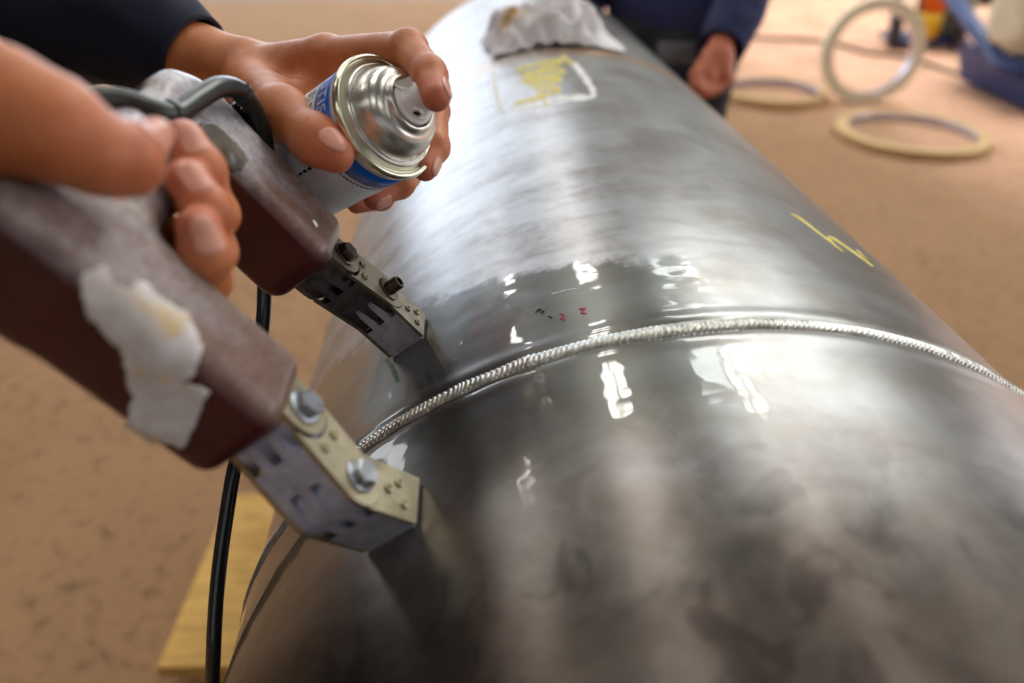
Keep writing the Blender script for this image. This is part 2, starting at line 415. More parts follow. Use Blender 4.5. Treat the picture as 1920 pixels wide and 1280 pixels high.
window((18.9, -6, 1.5), (18.96, 16, 5.6), SIDE, 8, 0)
window((-6, -13.96, 1.5), (14, -13.9, 6.0), NEAR_FILL, 8, 1)  # pane added behind the camera as fill light
for x in (-11.3, -6.4, -1.55, 3.3, 8.2, 13.1):
    for y in (-4.4, 2.6, 6.2, 9.3, 12.9, 16.4):  # rows nearest the camera added for more light from above
        window((x - 0.42, y - 0.75, CZ - 0.06), (x + 0.42, y + 0.75, CZ - 0.02), SKYLIGHT, 2, 2)
window((1.6, 8.7, CZ - 0.012), (10.0, 13.6, CZ - 0.006), BAND, 6, 2)       # translucent roof sheets
for i, y in enumerate((-9, -4, 1, 4.6, 7.7, 11.2, 14.8, 18.5)):
    t_ = MB().box(WF, (-17, y - 0.12, CZ - 0.5), (19, y + 0.12, CZ - 0.35)); t_.box(WF, (-17, y - 0.12, CZ - 0.12), (19, y + 0.12, CZ))
    t_.box(WF, (-17, y - 0.02, CZ - 0.4), (19, y + 0.02, CZ - 0.1)); o = t_.build('trim_%d' % (i + 1), FRAME, smooth=False); o['kind'] = 'structure'

# ================================================================== the pipe
S0, S1 = -0.9, 1.55
pipe = thing('steel_pipe', (A0[0], A0[1] + 0.3, A0[2]), 'large bare steel pipe with a ring weld, lying across the picture', 'pipe')
def pipe_mesh():
    nT = 256; th = np.linspace(-math.pi, math.pi, nT + 1)
    ss = np.unique(np.round(np.concatenate([np.linspace(S0, S1, 60), np.linspace(0.24, 0.33, 46)]), 5))
    V = []; Fc = []; UV = []
    for s in ss:
        d = (s - 0.285)
        off = -0.0005 * math.exp(-((abs(d) - 0.0052) / 0.0018) ** 2) + 0.0005 * math.exp(-((abs(d) - 0.011) / 0.005) ** 2) - 0.0006 * (1 if d > 0.004 else 0) * math.exp(-((d - 0.02) / 0.03) ** 2)
        for t in th: V.append(pipe_pt(t, s, off)); UV.append((t * R, s))
    n1 = nT + 1
    for i in range(len(ss) - 1):
        for k in range(nT): Fc.append((i * n1 + k, i * n1 + k + 1, (i + 1) * n1 + k + 1, (i + 1) * n1 + k))
    nb = len(V)
    for s in (S0, S1):
        for t in th: V.append(pipe_pt(t, s, -0.014)); UV.append((t * R, s))
    last = (len(ss) - 1) * n1
    for k in range(nT):
        Fc.append((k, nb + k, nb + k + 1, k + 1)); Fc.append((last + k, last + k + 1, nb + n1 + k + 1, nb + n1 + k)); Fc.append((nb + k, nb + n1 + k, nb + n1 + k + 1, nb + k + 1))
    me = bpy.data.meshes.new('pipe_wall'); off = np.array(pipe.location); me.from_pydata((np.array(V) - off).tolist(), [], Fc)
    uvl = me.uv_layers.new(name='UVMap'); li = np.zeros(len(me.loops), int); me.loops.foreach_get('vertex_index', li)
    uvl.data.foreach_set('uv', np.array(UV)[li].astype(np.float32).ravel())
    me.polygons.foreach_set('use_smooth', [True] * len(me.polygons)); me.materials.append(steel_pipe_mat())
    o = link(bpy.data.objects.new('pipe_wall', me)); o.parent = pipe
    return o, BVHTree.FromPolygons([tuple(v) for v in V], Fc)
pipe_wall, PIPE_BVH = pipe_mesh()
# weld bead: overlapping ripples
def weld():
    q = N('weld_metal'); uvn = q.coord('Object'); n1 = q.noise(uvn, 260, 5, 0.6)
    q.set(Base_Color=q.ramp(n1, [(0.3, srgb(150, 148, 142)), (0.7, srgb(204, 202, 196))]), Metallic=0.85, Roughness=q.math('MULTIPLY_ADD', n1, 0.1, 0.26), Normal=q.bump(n1, 0.12, 0.0002), Coat_Weight=0.3, Coat_Roughness=0.08)
    step = 0.00030; L = 2 * math.pi * R; n = int(L / step); m = 15; hw = 0.0047; pit = 0.0029
    a = np.arange(n) / n * 2 * math.pi; arc = a * R
    jit = np.interp(arc, np.linspace(0, L, 400), rng.normal(0, 0.16, 400)); wj = np.interp(arc, np.linspace(0, L, 260), rng.normal(1, 0.05, 260)); hj = np.interp(arc, np.linspace(0, L, 200), rng.normal(1, 0.12, 200))
    V = np.zeros((n, m, 3)); x = np.linspace(-1, 1, m)
    # stop-start crater near the crown's left
    stop = math.radians(-20.5) % (2 * math.pi) * R
    bump_ = np.exp(-((arc - stop) / 0.005) ** 2)
    for j in range(m):
        prof = max(0.0, 1 - x[j] ** 2) ** 0.6
        ph = (arc / pit + jit + 0.85 * x[j] ** 2 - 0.25 * x[j]) % 1.0
        rip = np.where(ph < 0.72, ph / 0.72, (1 - ph) / 0.28)
        h = -0.0006 + 0.0017 * prof * hj * (1 + 0.5 * bump_) + 0.00085 * rip * min(1, prof * 1.6)
        sc_ = x[j] * hw * wj * (1 + 0.12 * bump_)
        rr = R + h
        V[:, j] = A0 + np.outer(0.285 + sc_, AX) + (rr * np.sin(a))[:, None] * eR + (rr * np.cos(a))[:, None] * eUp
    idx = np.arange(n * m).reshape(n, m); nx = np.roll(idx, -1, 0)
    Fc = np.stack([idx[:, :-1], nx[:, :-1], nx[:, 1:], idx[:, 1:]], -1).reshape(-1, 4)
    return ob('weld_bead', V.reshape(-1, 3), Fc, q.m, pipe, label='rippled ring weld bead')
weld()

# marks drawn on real surfaces
def hit(bvh, u, v):
    h = bvh.ray_cast(Vector(CAM), Vector(raydir(u, v)))
    return (np.array(h[0]), np.array(h[1])) if h[0] is not None else None
def stroke(name, bvh, pts, w, mat, parent, lift=0.0006, wob=0.25, label=None, smooth=True):
    mb = MB()
    for line in pts:
        pp = spline(line, 6) if smooth else np.array(line, float); L = []
        tg = np.gradient(pp, axis=0)
        for i, (p, g) in enumerate(zip(pp, tg)):
            g = g / max(np.hypot(*g), 1e-6); n = np.array([-g[1], g[0]]); ww = w * (1 + wob * math.sin(i * 1.7) + wob * random.uniform(-0.6, 0.6)) * (0.55 if i in (0, len(pp) - 1) else 1)
            a = hit(bvh, *(p + n * ww / 2)); b = hit(bvh, *(p - n * ww / 2)); c = hit(bvh, *p)
            if a is None or b is None or c is None: continue
            nn = c[1] if np.dot(c[1], raydir(*p)) < 0 else -c[1]
            L += [a[0] + nn * lift * 0.1, c[0] + nn * lift, b[0] + nn * lift * 0.1]
        k = len(L) // 3; mb.add(L, [q for i in range(k - 1) for q in ((3*i, 3*i+1, 3*i+4, 3*i+3), (3*i+1, 3*i+2, 3*i+5, 3*i+4))])
    return mb.build(name, mat, parent, label=label)
YCH = simple('yellow_chalk', srgb(222, 206, 122), 0.9, var=0.1, scale=300)
WCH = simple('white_chalk', srgb(238, 238, 238), 0.9, var=0.08, scale=300)
PNK = simple('pink_marker', srgb(176, 58, 96), 0.7); BLK = simple('black_ink', srgb(30, 30, 34), 0.7); GRN = simple('green_ink', srgb(52, 104, 58), 0.5, var=0.4, scale=400)
stroke('chalk_stroke', PIPE_BVH, [[(1482, 400), (1500, 409), (1540, 440), (1580, 471), (1566, 461), (1553, 443), (1562, 446), (1600, 472), (1637, 498), (1622, 484), (1606, 468)]], 4.5, YCH, pipe, label='yellow chalk zigzag', smooth=False)
stroke('chalk_frame', PIPE_BVH, [[(926, 133), (928, 165), (936, 195), (946, 212)], [(1075, 118), (1093, 140), (1111, 168), (1113, 184)], [(958, 208), (1000, 197), (1050, 186), (1113, 182)]], 11, WCH, pipe, label='white marker frame round the writing')
stroke('chalk_writing', PIPE_BVH, [[(968, 132), (1000, 122), (1048, 112), (1044, 120), (978, 142), (1045, 130), (1052, 138), (990, 148), (985, 154), (1048, 146), (1040, 154), (990, 162)], [(1052, 104), (1075, 121)], [(965, 193), (1000, 186), (1022, 178), (1050, 168), (1030, 165), (1010, 170), (1018, 186), (1025, 198)]], 6.5, YCH, pipe, label='yellow chalk writing')
stroke('marker_spot', PIPE_BVH, [[(1050, 588), (1058, 592), (1052, 598), (1060, 600)]], 3.2, PNK, pipe, label='pink marker spot')
stroke('marker_spot', PIPE_BVH, [[(1086, 580), (1098, 578), (1090, 586), (1099, 588)]], 3.2, PNK, pipe, label='pink marker spot')
stroke('ink_spot', PIPE_BVH, [[(1004, 586), (1012, 580), (1018, 584)], [(1014, 588), (1021, 583)], [(1028, 593), (1036, 596)]], 1.4, BLK, pipe, label='small black ink marks')
stroke('ink_stroke', PIPE_BVH, [[(724, 672), (736, 690), (746, 716)]], 9, GRN, pipe, lift=0.0002, label='faint green paint mark')
stroke('scratch', PIPE_BVH, [[(1034, 551), (1060, 544), (1084, 540)]], 1.6, WCH, pipe, lift=0.0002, label='fine bright scratch')
stroke('scratch', PIPE_BVH, [[(1212, 503), (1250, 499), (1290, 496)]], 1.4, WCH, pipe, lift=0.0002, label='fine bright scratch')

# stands under the pipe
STAND = simple('stand_steel', srgb(60, 70, 96), 0.55)
for i, s in enumerate((-0.62, 1.25)):
    c = pipe_pt(math.pi, s); g = lambda x, y, z, c=c: np.array([c[0] + x * eR[0] + y * AX[0], c[1] + x * eR[1] + y * AX[1], z])
    st = thing('pipe_stand', (c[0], c[1], 0), ['blue steel saddle stand under the far end of the pipe', 'blue steel saddle stand under the near end of the pipe'][1 - i], 'stand', 'saddle stands under the pipe')
    zb = c[2] - 0.0015
    poly = [(-0.2, zb - 0.06)] + [(R * math.sin(a), zb + R - R * math.cos(a)) for a in np.linspace(-0.55, 0.55, 11)] + [(0.2, zb - 0.06)]
    MB().prism(g, [(a, b) for a, b in poly], -0.04, 0.04, axis=1).build('saddle', STAND, st, smooth=False)
    for x in (-0.15, 0.15): MB().box(g, (x - 0.03, -0.03, 0.02), (x + 0.03, 0.03, zb - 0.06), 0.003).build('leg', STAND, st, smooth=False)
    MB().box(g, (-0.22, -0.08, 0), (0.22, 0.08, 0.02), 0.003).build('base_plate', STAND, st, smooth=False)

# ================================================================== magnetic yoke
yoke = thing('magnetic_yoke', Y(0, 0, 0), 'maroon U-shaped magnetic testing yoke with jointed steel legs, straddling the weld', 'test tool')
yw = N('yoke_shell'); co = yw.coord('Object'); at = yw.attr('worn'); n1 = yw.noise(co, 45, 6, 0.65, 0.5); n2 = yw.noise(co, 260, 5, 0.65)
dust = yw.math('MULTIPLY', at.outputs['Fac'], yw.ramp(n1, [(0.25, 0.55), (0.6, 1.0)]))
colr = yw.mix(dust, yw.ramp(n1, [(0.3, srgb(56, 16, 22)), (0.7, srgb(88, 26, 32))]), yw.ramp(n2, [(0.3, srgb(104, 76, 66)), (0.7, srgb(138, 108, 94))]))
at2 = yw.attr('worn2'); colr = yw.mix(yw.math('MULTIPLY', at2.outputs['Fac'], yw.ramp(n1, [(0.35, 0.2), (0.55, 1.0)])), colr, yw.ramp(n2, [(0.35, srgb(120, 108, 86)), (0.7, srgb(186, 180, 170))]))
at3 = yw.attr('silver'); slv = yw.math('MULTIPLY', at3.outputs['Fac'], yw.ramp(n1, [(0.3, 0.3), (0.5, 1.0)])); colr = yw.mix(slv, colr, yw.ramp(n2, [(0.3, srgb(142, 134, 136)), (0.7, srgb(196, 192, 200))]))
yw.set(Base_Color=colr, Metallic=yw.math('MULTIPLY', slv, 0.5), Roughness=yw.math('MULTIPLY_ADD', dust, 0.12, yw.math('MULTIPLY_ADD', n2, 0.2, 0.24)), Coat_Weight=0.35, Coat_Roughness=0.2, Normal=yw.bump(n2, 0.25, 0.0006))
def yoke_body():
    h = 1.3; t0, t1 = -20.0, 25.0
    ax_ = [np.arange(t0 - 4, t1 + 4, h), np.arange(-98, 87, h), np.arange(71, 198, h)]
    T, Yy, Z = np.meshgrid(*ax_, indexing='ij')
    def rrect(a0, a1, b0, b1, r):
        qx = np.abs(Yy - (a0 + a1) / 2) - (a1 - a0) / 2 + r; qz = np.abs(Z - (b0 + b1) / 2) - (b1 - b0) / 2 + r
        return np.hypot(np.maximum(qx, 0), np.maximum(qz, 0)) + np.minimum(np.maximum(qx, qz), 0) - r
    near = rrect(-93, -49, 77, 192, 9); farm_ = rrect(33, 81, 79, 191, 11); bar = rrect(-93, 68, 149, 191, 12)
    cut = (Yy - 81) * 0.7071 + (Z - 191) * 0.7071 + 10
    d2 = smin(smin(near, farm_, 4), bar, 9); d2 = -smin(-d2, -cut, 6)
    tc, th = (t0 + t1) / 2, (t1 - t0) / 2; r = 9.5
    # the shell swells a little along its middle
    a = d2 + r; b = np.abs(T - tc) - th + r
    D = np.hypot(np.maximum(a, 0), np.maximum(b, 0)) + np.minimum(np.maximum(a, b), 0) - r
    V, Fc = surface_nets(D, np.array([a_[0] for a_ in ax_]), h)
    for _ in range(2):
        nb = np.zeros_like(V); c = np.zeros(len(V))
        for i in range(4):
            np.add.at(nb, Fc[:, i], V[Fc[:, (i + 1) % 4]]); np.add.at(nb, Fc[:, (i + 1) % 4], V[Fc[:, i]]); np.add.at(c, Fc[:, i], 1); np.add.at(c, Fc[:, (i + 1) % 4], 1)
        V = V * 0.5 + 0.5 * nb / c[:, None]
    W = np.array([Y(*p) for p in V]); o = ob('body', W, Fc, yw.m, yoke, label='maroon moulded body worn brown on its upper face')
    at = o.data.attributes.new('worn', 'FLOAT', 'POINT'); at.data.foreach_set('value', np.clip((V[:, 0] - 17.5) / 5.0, 0, 1).astype(np.float32))
    at = o.data.attributes.new('worn2', 'FLOAT', 'POINT')
    ins = np.clip((V[:, 0] - 19) / 3, 0, 1) * np.maximum(np.clip(1 - np.abs(V[:, 1] - 78) / 17, 0, 1), np.clip(1 - np.abs(V[:, 1] + 52) / 12, 0, 1) * 0.8) * np.clip((V[:, 2] - 76) / 25, 0, 1)
    at.data.foreach_set('value', ins.astype(np.float32))
    at = o.data.attributes.new('silver', 'FLOAT', 'POINT'); at.data.foreach_set('value', (np.clip((V[:, 0] - 17) / 5, 0, 1) * np.clip((V[:, 2] - 112 - 12 * np.sin(V[:, 1] * 0.2)) / 22, 0, 1) * np.where(V[:, 1] < -40, 0.4, 1.0)).astype(np.float32))
    return o, BVHTree.FromPolygons([tuple(v) for v in W], [tuple(f) for f in Fc.tolist()])
body, BODY_BVH = yoke_body()
LAM = N('laminated_steel'); co = LAM.coord('Object'); n1 = LAM.noise(co, 120, 5, 0.6); 
geo = LAM.attr('lam'); wv = LAM.n('ShaderNodeTexWave'); wv.wave_type = 'BANDS'; wv.bands_direction = 'X'; LAM.l(geo.outputs['Vector'], wv.inputs['Vector']); wv.inputs['Scale'].default_value = 0.42; wv.inputs['Distortion'].default_value = 0.4
LAM.set(Base_Color=LAM.ramp(n1, [(0.3, srgb(168, 170, 190)), (0.65, srgb(206, 208, 226))]), Metallic=0.6, Roughness=LAM.math('MULTIPLY_ADD', n1, 0.25, 0.36), Normal=LAM.bump(wv.outputs['Fac'], 0.5, 0.0005))
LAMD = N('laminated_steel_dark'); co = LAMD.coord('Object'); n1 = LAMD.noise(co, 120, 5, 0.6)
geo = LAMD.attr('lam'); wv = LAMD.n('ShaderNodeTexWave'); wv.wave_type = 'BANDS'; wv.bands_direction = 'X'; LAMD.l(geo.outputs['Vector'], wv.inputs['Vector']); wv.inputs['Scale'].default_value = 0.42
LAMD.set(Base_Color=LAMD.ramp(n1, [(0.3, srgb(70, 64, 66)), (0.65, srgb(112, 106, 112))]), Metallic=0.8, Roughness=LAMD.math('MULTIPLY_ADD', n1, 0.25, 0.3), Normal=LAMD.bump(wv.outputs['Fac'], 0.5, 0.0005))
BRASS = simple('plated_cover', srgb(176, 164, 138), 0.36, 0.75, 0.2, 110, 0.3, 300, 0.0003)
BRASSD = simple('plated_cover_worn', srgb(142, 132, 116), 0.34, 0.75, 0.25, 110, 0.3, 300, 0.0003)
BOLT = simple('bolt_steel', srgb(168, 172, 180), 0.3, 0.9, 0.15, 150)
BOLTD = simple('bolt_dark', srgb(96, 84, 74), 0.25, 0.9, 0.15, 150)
YF = lambda t, y, z: Y(t, y, z)
def lamattr(o):
    """coordinates across the laminations, for the grooves"""
    me = o.data; off = np.array(root_loc(o.parent)); n = len(me.vertices); c = np.zeros(n * 3); me.vertices.foreach_get('co', c); c = c.reshape(-1, 3) + off - YO
    v = np.stack([c @ yt * 1000, c @ yd * 1000, c @ yn * 1000], 1)
    at = me.attributes.new('lam', 'FLOAT_VECTOR', 'POINT'); at.data.foreach_set('vector', v.astype(np.float32).ravel())
def profile(A, B, r, ra, rb, n=10, gap=3.8):
    """outline in (y,z) of a bar from A to B, half width r; ra/rb: 'round', 'cut' (short, hollow) or 'flat'"""
    A = np.array(A, float); B = np.array(B, float); e = nrm(B - A); p = np.array([-e[1], e[0]]); out = []
    if ra == 'round': out += [A + r * (math.cos(q) * p * 1 + math.sin(q) * -e) for q in np.linspace(0, math.pi, n)]
    elif ra == 'cut': 
        g = r + gap; out += [A + e * math.sqrt(max(g * g - x * x, 0)) + p * x for x in np.linspace(r, -r, n)]
    else: out += [A + p * r, A - p * r]
    if rb == 'round': out += [B + r * (math.cos(q) * -p + math.sin(q) * e) for q in np.linspace(0, math.pi, n)]
    elif rb == 'cut': g = r + gap; out += [B - e * math.sqrt(max(g * g - x * x, 0)) - p * x for x in np.linspace(r, -r, n)]
    elif rb == 'base': # cut parallel to the pipe wall at z = 0
        for x in (-r, r):
            q = B + p * x; k = (0.0 - q[1]) / e[1]; out.append(q + e * k)
    else: out += [B - p * r, B + p * r]
    return out
SL = [(-10.0, -5.4), (-5.3, -0.7), (-0.6, 4.0), (4.1, 8.7), (8.8, 13.2)]
YB = Y
def hexbolt_(par, y, z, t, kind, mat, ang=0.2):
    O = Y(t, y, z)
    if kind == 'hex':
        m = MB(); m.lathe(O, yt, [(0.0072, 0), (0.0072, 0.0009), (0.0065, 0.0012), (0, 0.0012)], 32)
        m.lathe(O + yt * 0.0012, yt, [(0.0058, 0), (0.0060, 0.0004), (0.0060, 0.0034), (0.0052, 0.0042), (0, 0.0042)], 6, x=yd * math.cos(ang) + yn * math.sin(ang))
    else:
        m = MB(); m.lathe(O, yt, [(0.0078, 0), (0.0078, 0.0007), (0.006, 0.001), (0, 0.001)], 32)
        m.lathe(O, yt, [(0.0043, 0.001), (0.0043, 0.0082), (0.0038, 0.0088), (0.0026, 0.0088), (0.0026, 0.0052), (0, 0.0052)], 24)
    o = m.build('pivot_bolt', mat, par, label=None); autosmooth(o, 30); return o
def leg(side, Apt, Bpt, Ept, lam, cov, boltB, lampB, ts=1.0, to=0.0):
    def Y(t, y, z): return YB(t * ts + to, y, z)
    YF = Y
    def rivet(par, y, z, t=16.2, r=2.3, mat=None):
        MB().lathe(Y(t - 0.3, y, z), yt, [(r / 1000, 0), (r / 1000, 0.0009), (r * 0.82 / 1000, 0.0015), (r * 0.6 / 1000, 0.0014), (r * 0.48 / 1000, 0.0002), (0, 0.0002)], 20).build('rivet', mat or BRASSD, par)
    def hexbolt(par, y, z, t, kind, mat, ang=0.2): return hexbolt_(par, y, z, t * ts + to, kind, mat, ang)
    stub_top = (Apt[0] - (Bpt[0] - Apt[0]) * 0.2, 84)
    r = 12.6
    # fixed end piece that sticks out of the arm
    m = MB()
    for i, (a, b) in enumerate(SL):
        m.prism(YF, profile(stub_top, Apt, r - 0.6, 'flat', 'round' if i % 2 == 0 else 'cut'), a, b)
    st = m.build('leg_socket', lam, yoke, smooth=False); lamattr(st); autosmooth(st)
    for t in ((13.2, 16.4), (-13.2, -10.1)):
        c = autosmooth(MB().prism(YF, profile(stub_top, Apt, r - 1.2, 'flat', 'round', 16), *t).build('cover_plate', cov, st, smooth=False), 30)
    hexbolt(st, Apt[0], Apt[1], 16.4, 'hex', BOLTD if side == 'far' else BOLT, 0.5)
    MB().lathe(Y(-13.2, *Apt), -yt, [(0.005, 0), (0.005, 0.003), (0.004, 0.0036), (0, 0.0036)], 20).build('pivot_nut', BOLTD, st)
    # link
    m = MB()
    for i, (a, b) in enumerate(SL):
        m.prism(YF, profile(Apt, Bpt, r, 'cut' if i % 2 == 0 else 'round', 'round' if i % 2 == 0 else 'cut'), a, b)
    for q in (Apt, Bpt): m.lathe(Y(-10, *q), yt, [(0, 0), (0.0095, 0), (0.0095, 0.0232 * ts), (0, 0.0232 * ts)], 28)
    lk = m.build('leg_link', lam, yoke, smooth=False); lamattr(lk); autosmooth(lk)
    for t in ((13.3, 15.4), (-12.4, -10.1)):
        autosmooth(MB().prism(YF, profile(Apt, Bpt, r, 'cut', 'round', 16, 0.5), *t).build('cover_plate', cov, lk, smooth=False), 30)
    e = nrm(np.array(Bpt) - np.array(Apt)); p = np.array([-e[1], e[0]]); A = np.array(Apt)
    for x in (-5, 5): q = A + e * 16.5 + p * x * 1.0; rivet(lk, q[0], q[1], 15.4, mat=cov)
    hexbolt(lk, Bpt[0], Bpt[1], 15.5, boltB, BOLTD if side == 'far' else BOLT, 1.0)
    MB().lathe(Y(-12.4, *Bpt), -yt, [(0.005, 0), (0.005, 0.003), (0.004, 0.0036), (0, 0.0036)], 20).build('pivot_nut', BOLT, lk)
    # shoe
    m = MB()
    for i, (a, b) in enumerate(SL):
        m.prism(YF, profile(Bpt, Ept, r - 0.3, 'round' if i % 2 else 'cut', 'base'), a, b)
    sh = m.build('pole_shoe', lampB, yoke, smooth=False); lamattr(sh); autosmooth(sh)
    for t in ((13.3, 15.0), (-12.0, -10.1)):
        pr = profile(Bpt, (Ept[0], Ept[1]), r, 'cut', 'base', 16, 0.4)
        pr = [(a, max(b, 1.2)) for a, b in pr]
        autosmooth(MB().prism(YF, pr, *t).build('cover_plate', cov, sh, smooth=False), 30)
    B = np.array(Bpt); E = np.array(Ept); e = nrm(E - B); p = np.array([-e[1], e[0]])
    for k, x in ((18, 0), (27, -5), (26, 5)): q = B + e * k + p * x; rivet(sh, q[0], q[1], 15.0, 2.2, cov)
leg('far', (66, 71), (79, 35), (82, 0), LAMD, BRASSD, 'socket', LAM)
leg('near', (-71, 71), (-81, 37), (-67, 0), LAM, BRASS, 'hex', LAM, 1.10, 3.0)

def decal(name, bvh, poly, mat, parent, step=4.0, lift=0.0008, ragged=5.0, thick=0.0008, label=None, crumple=0.0):
    poly = np.array(poly, float); u0, v0 = poly.min(0); u1, v1 = poly.max(0)
    def inside(x, y):
        c = False; j = len(poly) - 1
        for i in range(len(poly)):
            if (poly[i][1] > y) != (poly[j][1] > y) and x < (poly[j][0] - poly[i][0]) * (y - poly[i][1]) / (poly[j][1] - poly[i][1]) + poly[i][0]: c = not c
            j = i
        return c
    nu = int((u1 - u0) / step) + 2; nv = int((v1 - v0) / step) + 2; ids = {}; V = []; Fc = []
    def vid(i, j):
        if (i, j) in ids: return ids[(i, j)]
        u = u0 + i * step; v = v0 + j * step
        h = hit(bvh, u, v)
        if h is None: ids[(i, j)] = None; return None
        nn = h[1] if np.dot(h[1], raydir(u, v)) < 0 else -h[1]
        q = lift + crumple * (0.5 + noise.noise(Vector((u * 0.018, v * 0.018, 1.3)))) + 0.25 * crumple * abs(noise.noise(Vector((u * 0.05, v * 0.03, 4.3))))
        V.append(h[0] + nn * q); ids[(i, j)] = len(V) - 1; return ids[(i, j)]
    for i in range(nu):
        for j in range(nv):
            x = u0 + (i + 0.5) * step; y = v0 + (j + 0.5) * step
            dx = ragged * noise.noise(Vector((x * 0.06, y * 0.06, 7.7))); dy = ragged * noise.noise(Vector((x * 0.06, y * 0.06, 17.7)))
            if inside(x + dx, y + dy):
                q = [vid(i, j), vid(i + 1, j), vid(i + 1, j + 1), vid(i, j + 1)]
                if None not in q: Fc.append(q)
    o = ob(name, V, Fc, mat, parent, label=label); md = o.modifiers.new('s', 'SOLIDIFY'); md.thickness = thick; md.offset = 0
    return o
PEEL = N('peeled_tape'); co = PEEL.coord('Object'); n1 = PEEL.noise(co, 70, 5, 0.6, 0.6)
PEEL.set(Base_Color=PEEL.ramp(n1, [(0.36, srgb(222, 196, 150)), (0.46, srgb(222, 212, 206)), (0.7, srgb(236, 232, 236))]), Roughness=0.8, Normal=PEEL.bump(n1, 0.5, 0.001))
decal('tape_remnant', BODY_BVH, [(150, 515), (190, 500), (205, 530), (235, 545), (262, 530), (300, 565), (345, 600), (372, 650), (365, 700), (345, 712), (392, 728), (375, 775), (346, 832), (300, 818), (244, 785), (250, 740), (240, 690), (232, 650), (200, 620), (168, 580)], PEEL.m, yoke, crumple=0.0016, label='torn strip of dirty white tape')
decal('tape_scrap', BODY_BVH, [(236, 800), (262, 795), (300, 805), (290, 830), (262, 842), (275, 872), (250, 862), (240, 835)], PEEL.m, yoke, crumple=0.001, label='grey scrap of tape below the strip')
GLUE = simple('dried_resin', srgb(104, 98, 90), 0.22, var=0.2, scale=120)
decal('resin_blob', BODY_BVH, [(370, 235), (395, 240), (425, 265), (448, 290), (457, 305), (452, 318), (436, 322), (415, 305), (385, 285), (368, 262)], GLUE, yoke, step=2.5, lift=0.0016, ragged=2, thick=0.0026, label='smear of dried grey resin')
decal('paint_fleck', BODY_BVH, [(583, 415), (588, 414), (594, 424), (591, 427), (586, 421)], WCH, yoke, step=1.5, ragged=1, thick=0.0006, label='white paint fleck')
# cable
CABG = simple('grey_cable_sheath', srgb(50, 52, 50), 0.34, 0.25, 0.15, 90, 150, 0.0004, coat=0.2)
CABK = simple('black_cable_sheath', srgb(18, 19, 24), 0.22, 0.0, 0.2, 120, 0.5, 140, 0.0006, coat=0.8)
cp_ = [P(60, 215, .262), P(120, 196, .262), P(175, 186, .268), P(235, 190, .276), P(290, 208, .282), P(330, 212, .290), P(372, 185, .306), P(410, 164, .322), P(445, 168, .338), P(472, 198, .352), P(490, 245, .362), P(499, 300, .375), P(500, 370, .395), P(498, 450, .41), P(496, 530, .42), P(493, 600, .425), P(480, 700, .425), P(460, 800, .42), P(440, 875, .418), P(427, 950, .418), P(414, 1040, .418), P(405, 1130, .418), P(400, 1230, .42), P(398, 1330, .43), P(400, 1500, .47), P(380, 1750, .6)]
cs = spline(cp_, 10); k = int(12.3 * 10)
cable = MB().tube(cs[:k], 0.0049, 24).build('power_cable', CABG, yoke, label='thick grey cable looped over the body')
MB().tube(cs[k - 1:], 0.0043, 24).build('cable_tail', CABK, yoke, label='glossy black cable hanging down beside the pipe')
for i in (47, 82):
    MB().tube(cs[i:i + 3], 0.0056, 24).build('cable_joint', CABG, cable)
sr = MB()
srp = spline([P(432, 196, .352), P(450, 222, .357), P(468, 252, .364), P(482, 285, .372)], 12)
for i in range(0, len(srp) - 2, 3): sr.tube(srp[i:i + 2], 0.0052, 20)
sr.tube(srp, 0.0038, 20).build('strain_relief', CABK, cable, label='ribbed black strain relief')

# ================================================================== spray can
CR = 0.0325; RIMH = 0.0
can_ax = nrm(c2w((0.751, 0.173, 0.648))); CANO = P(729, 219, 0.372)      # centre of the top rim
can = thing('spray_can', CANO - can_ax * 0.16, 'white aerosol spray can with a blue band and bare metal dome, held in one hand', 'spray can')
down = nrm(cU * -1 + cX * 0.2); cx_ = nrm(down - can_ax * np.dot(down, can_ax)); cy_ = np.cross(can_ax, cx_)
def CF(ang, r, h): return CANO + can_ax * h + r * (math.cos(ang) * cx_ + math.sin(ang) * cy_)
CANW = N('can_print'); co = CANW.coord('Object'); n1 = CANW.noise(co, 90, 5, 0.6); n2 = CANW.noise(co, 30, 4, 0.6, 1.5)
CANW.set(Base_Color=CANW.ramp(n2, [(0.35, srgb(216, 220, 228)), (0.6, srgb(232, 234, 238)), (0.8, srgb(244, 244, 246))]), Metallic=0.05, Roughness=CANW.math('MULTIPLY_ADD', n1, 0.2, 0.25))
BLUE = simple('blue_print', srgb(10, 104, 214), 0.3, var=0.06, scale=60)
BAND_W = simple('band_edge_white', srgb(212, 214, 232), 0.3, var=0.04)
TIN = simple('tinplate', srgb(214, 212, 206), 0.3, 0.95, 0.08, 50)
TINR = simple('tinplate_rim', srgb(226, 222, 200), 0.22, 1.0, 0.05, 50)
PLW = simple('white_plastic', srgb(244, 244, 244), 0.35, var=0.04)
MB().lathe(CANO, can_ax, [(0, -0.160), (0.022, -0.161), (0.030, -0.166), (0.0325, -0.166), (0.0333, -0.163), (0.0325, -0.160), (CR, -0.158), (CR, -0.0042), (0.031, -0.002), (0, -0.002)], 96, x=cx_).build('can_body', CANW.m, can)
def ringband(name, h0, h1, mat, lift=0.00012, lab=None):
    MB().lathe(CANO, can_ax, [(CR - 0.001, h0), (CR + lift, h0), (CR + lift, h1), (CR - 0.001, h1)], 96, x=cx_).build(name, mat, can, label=lab)
ringband('blue_band', -0.0205, -0.0068, BLUE, lab='blue printed band'); ringband('band_edge', -0.0069, -0.0048, BAND_W, 0.0002, 'pale band edge'); ringband('band_edge', -0.0216, -0.0204, BAND_W, 0.0002, 'pale band edge')
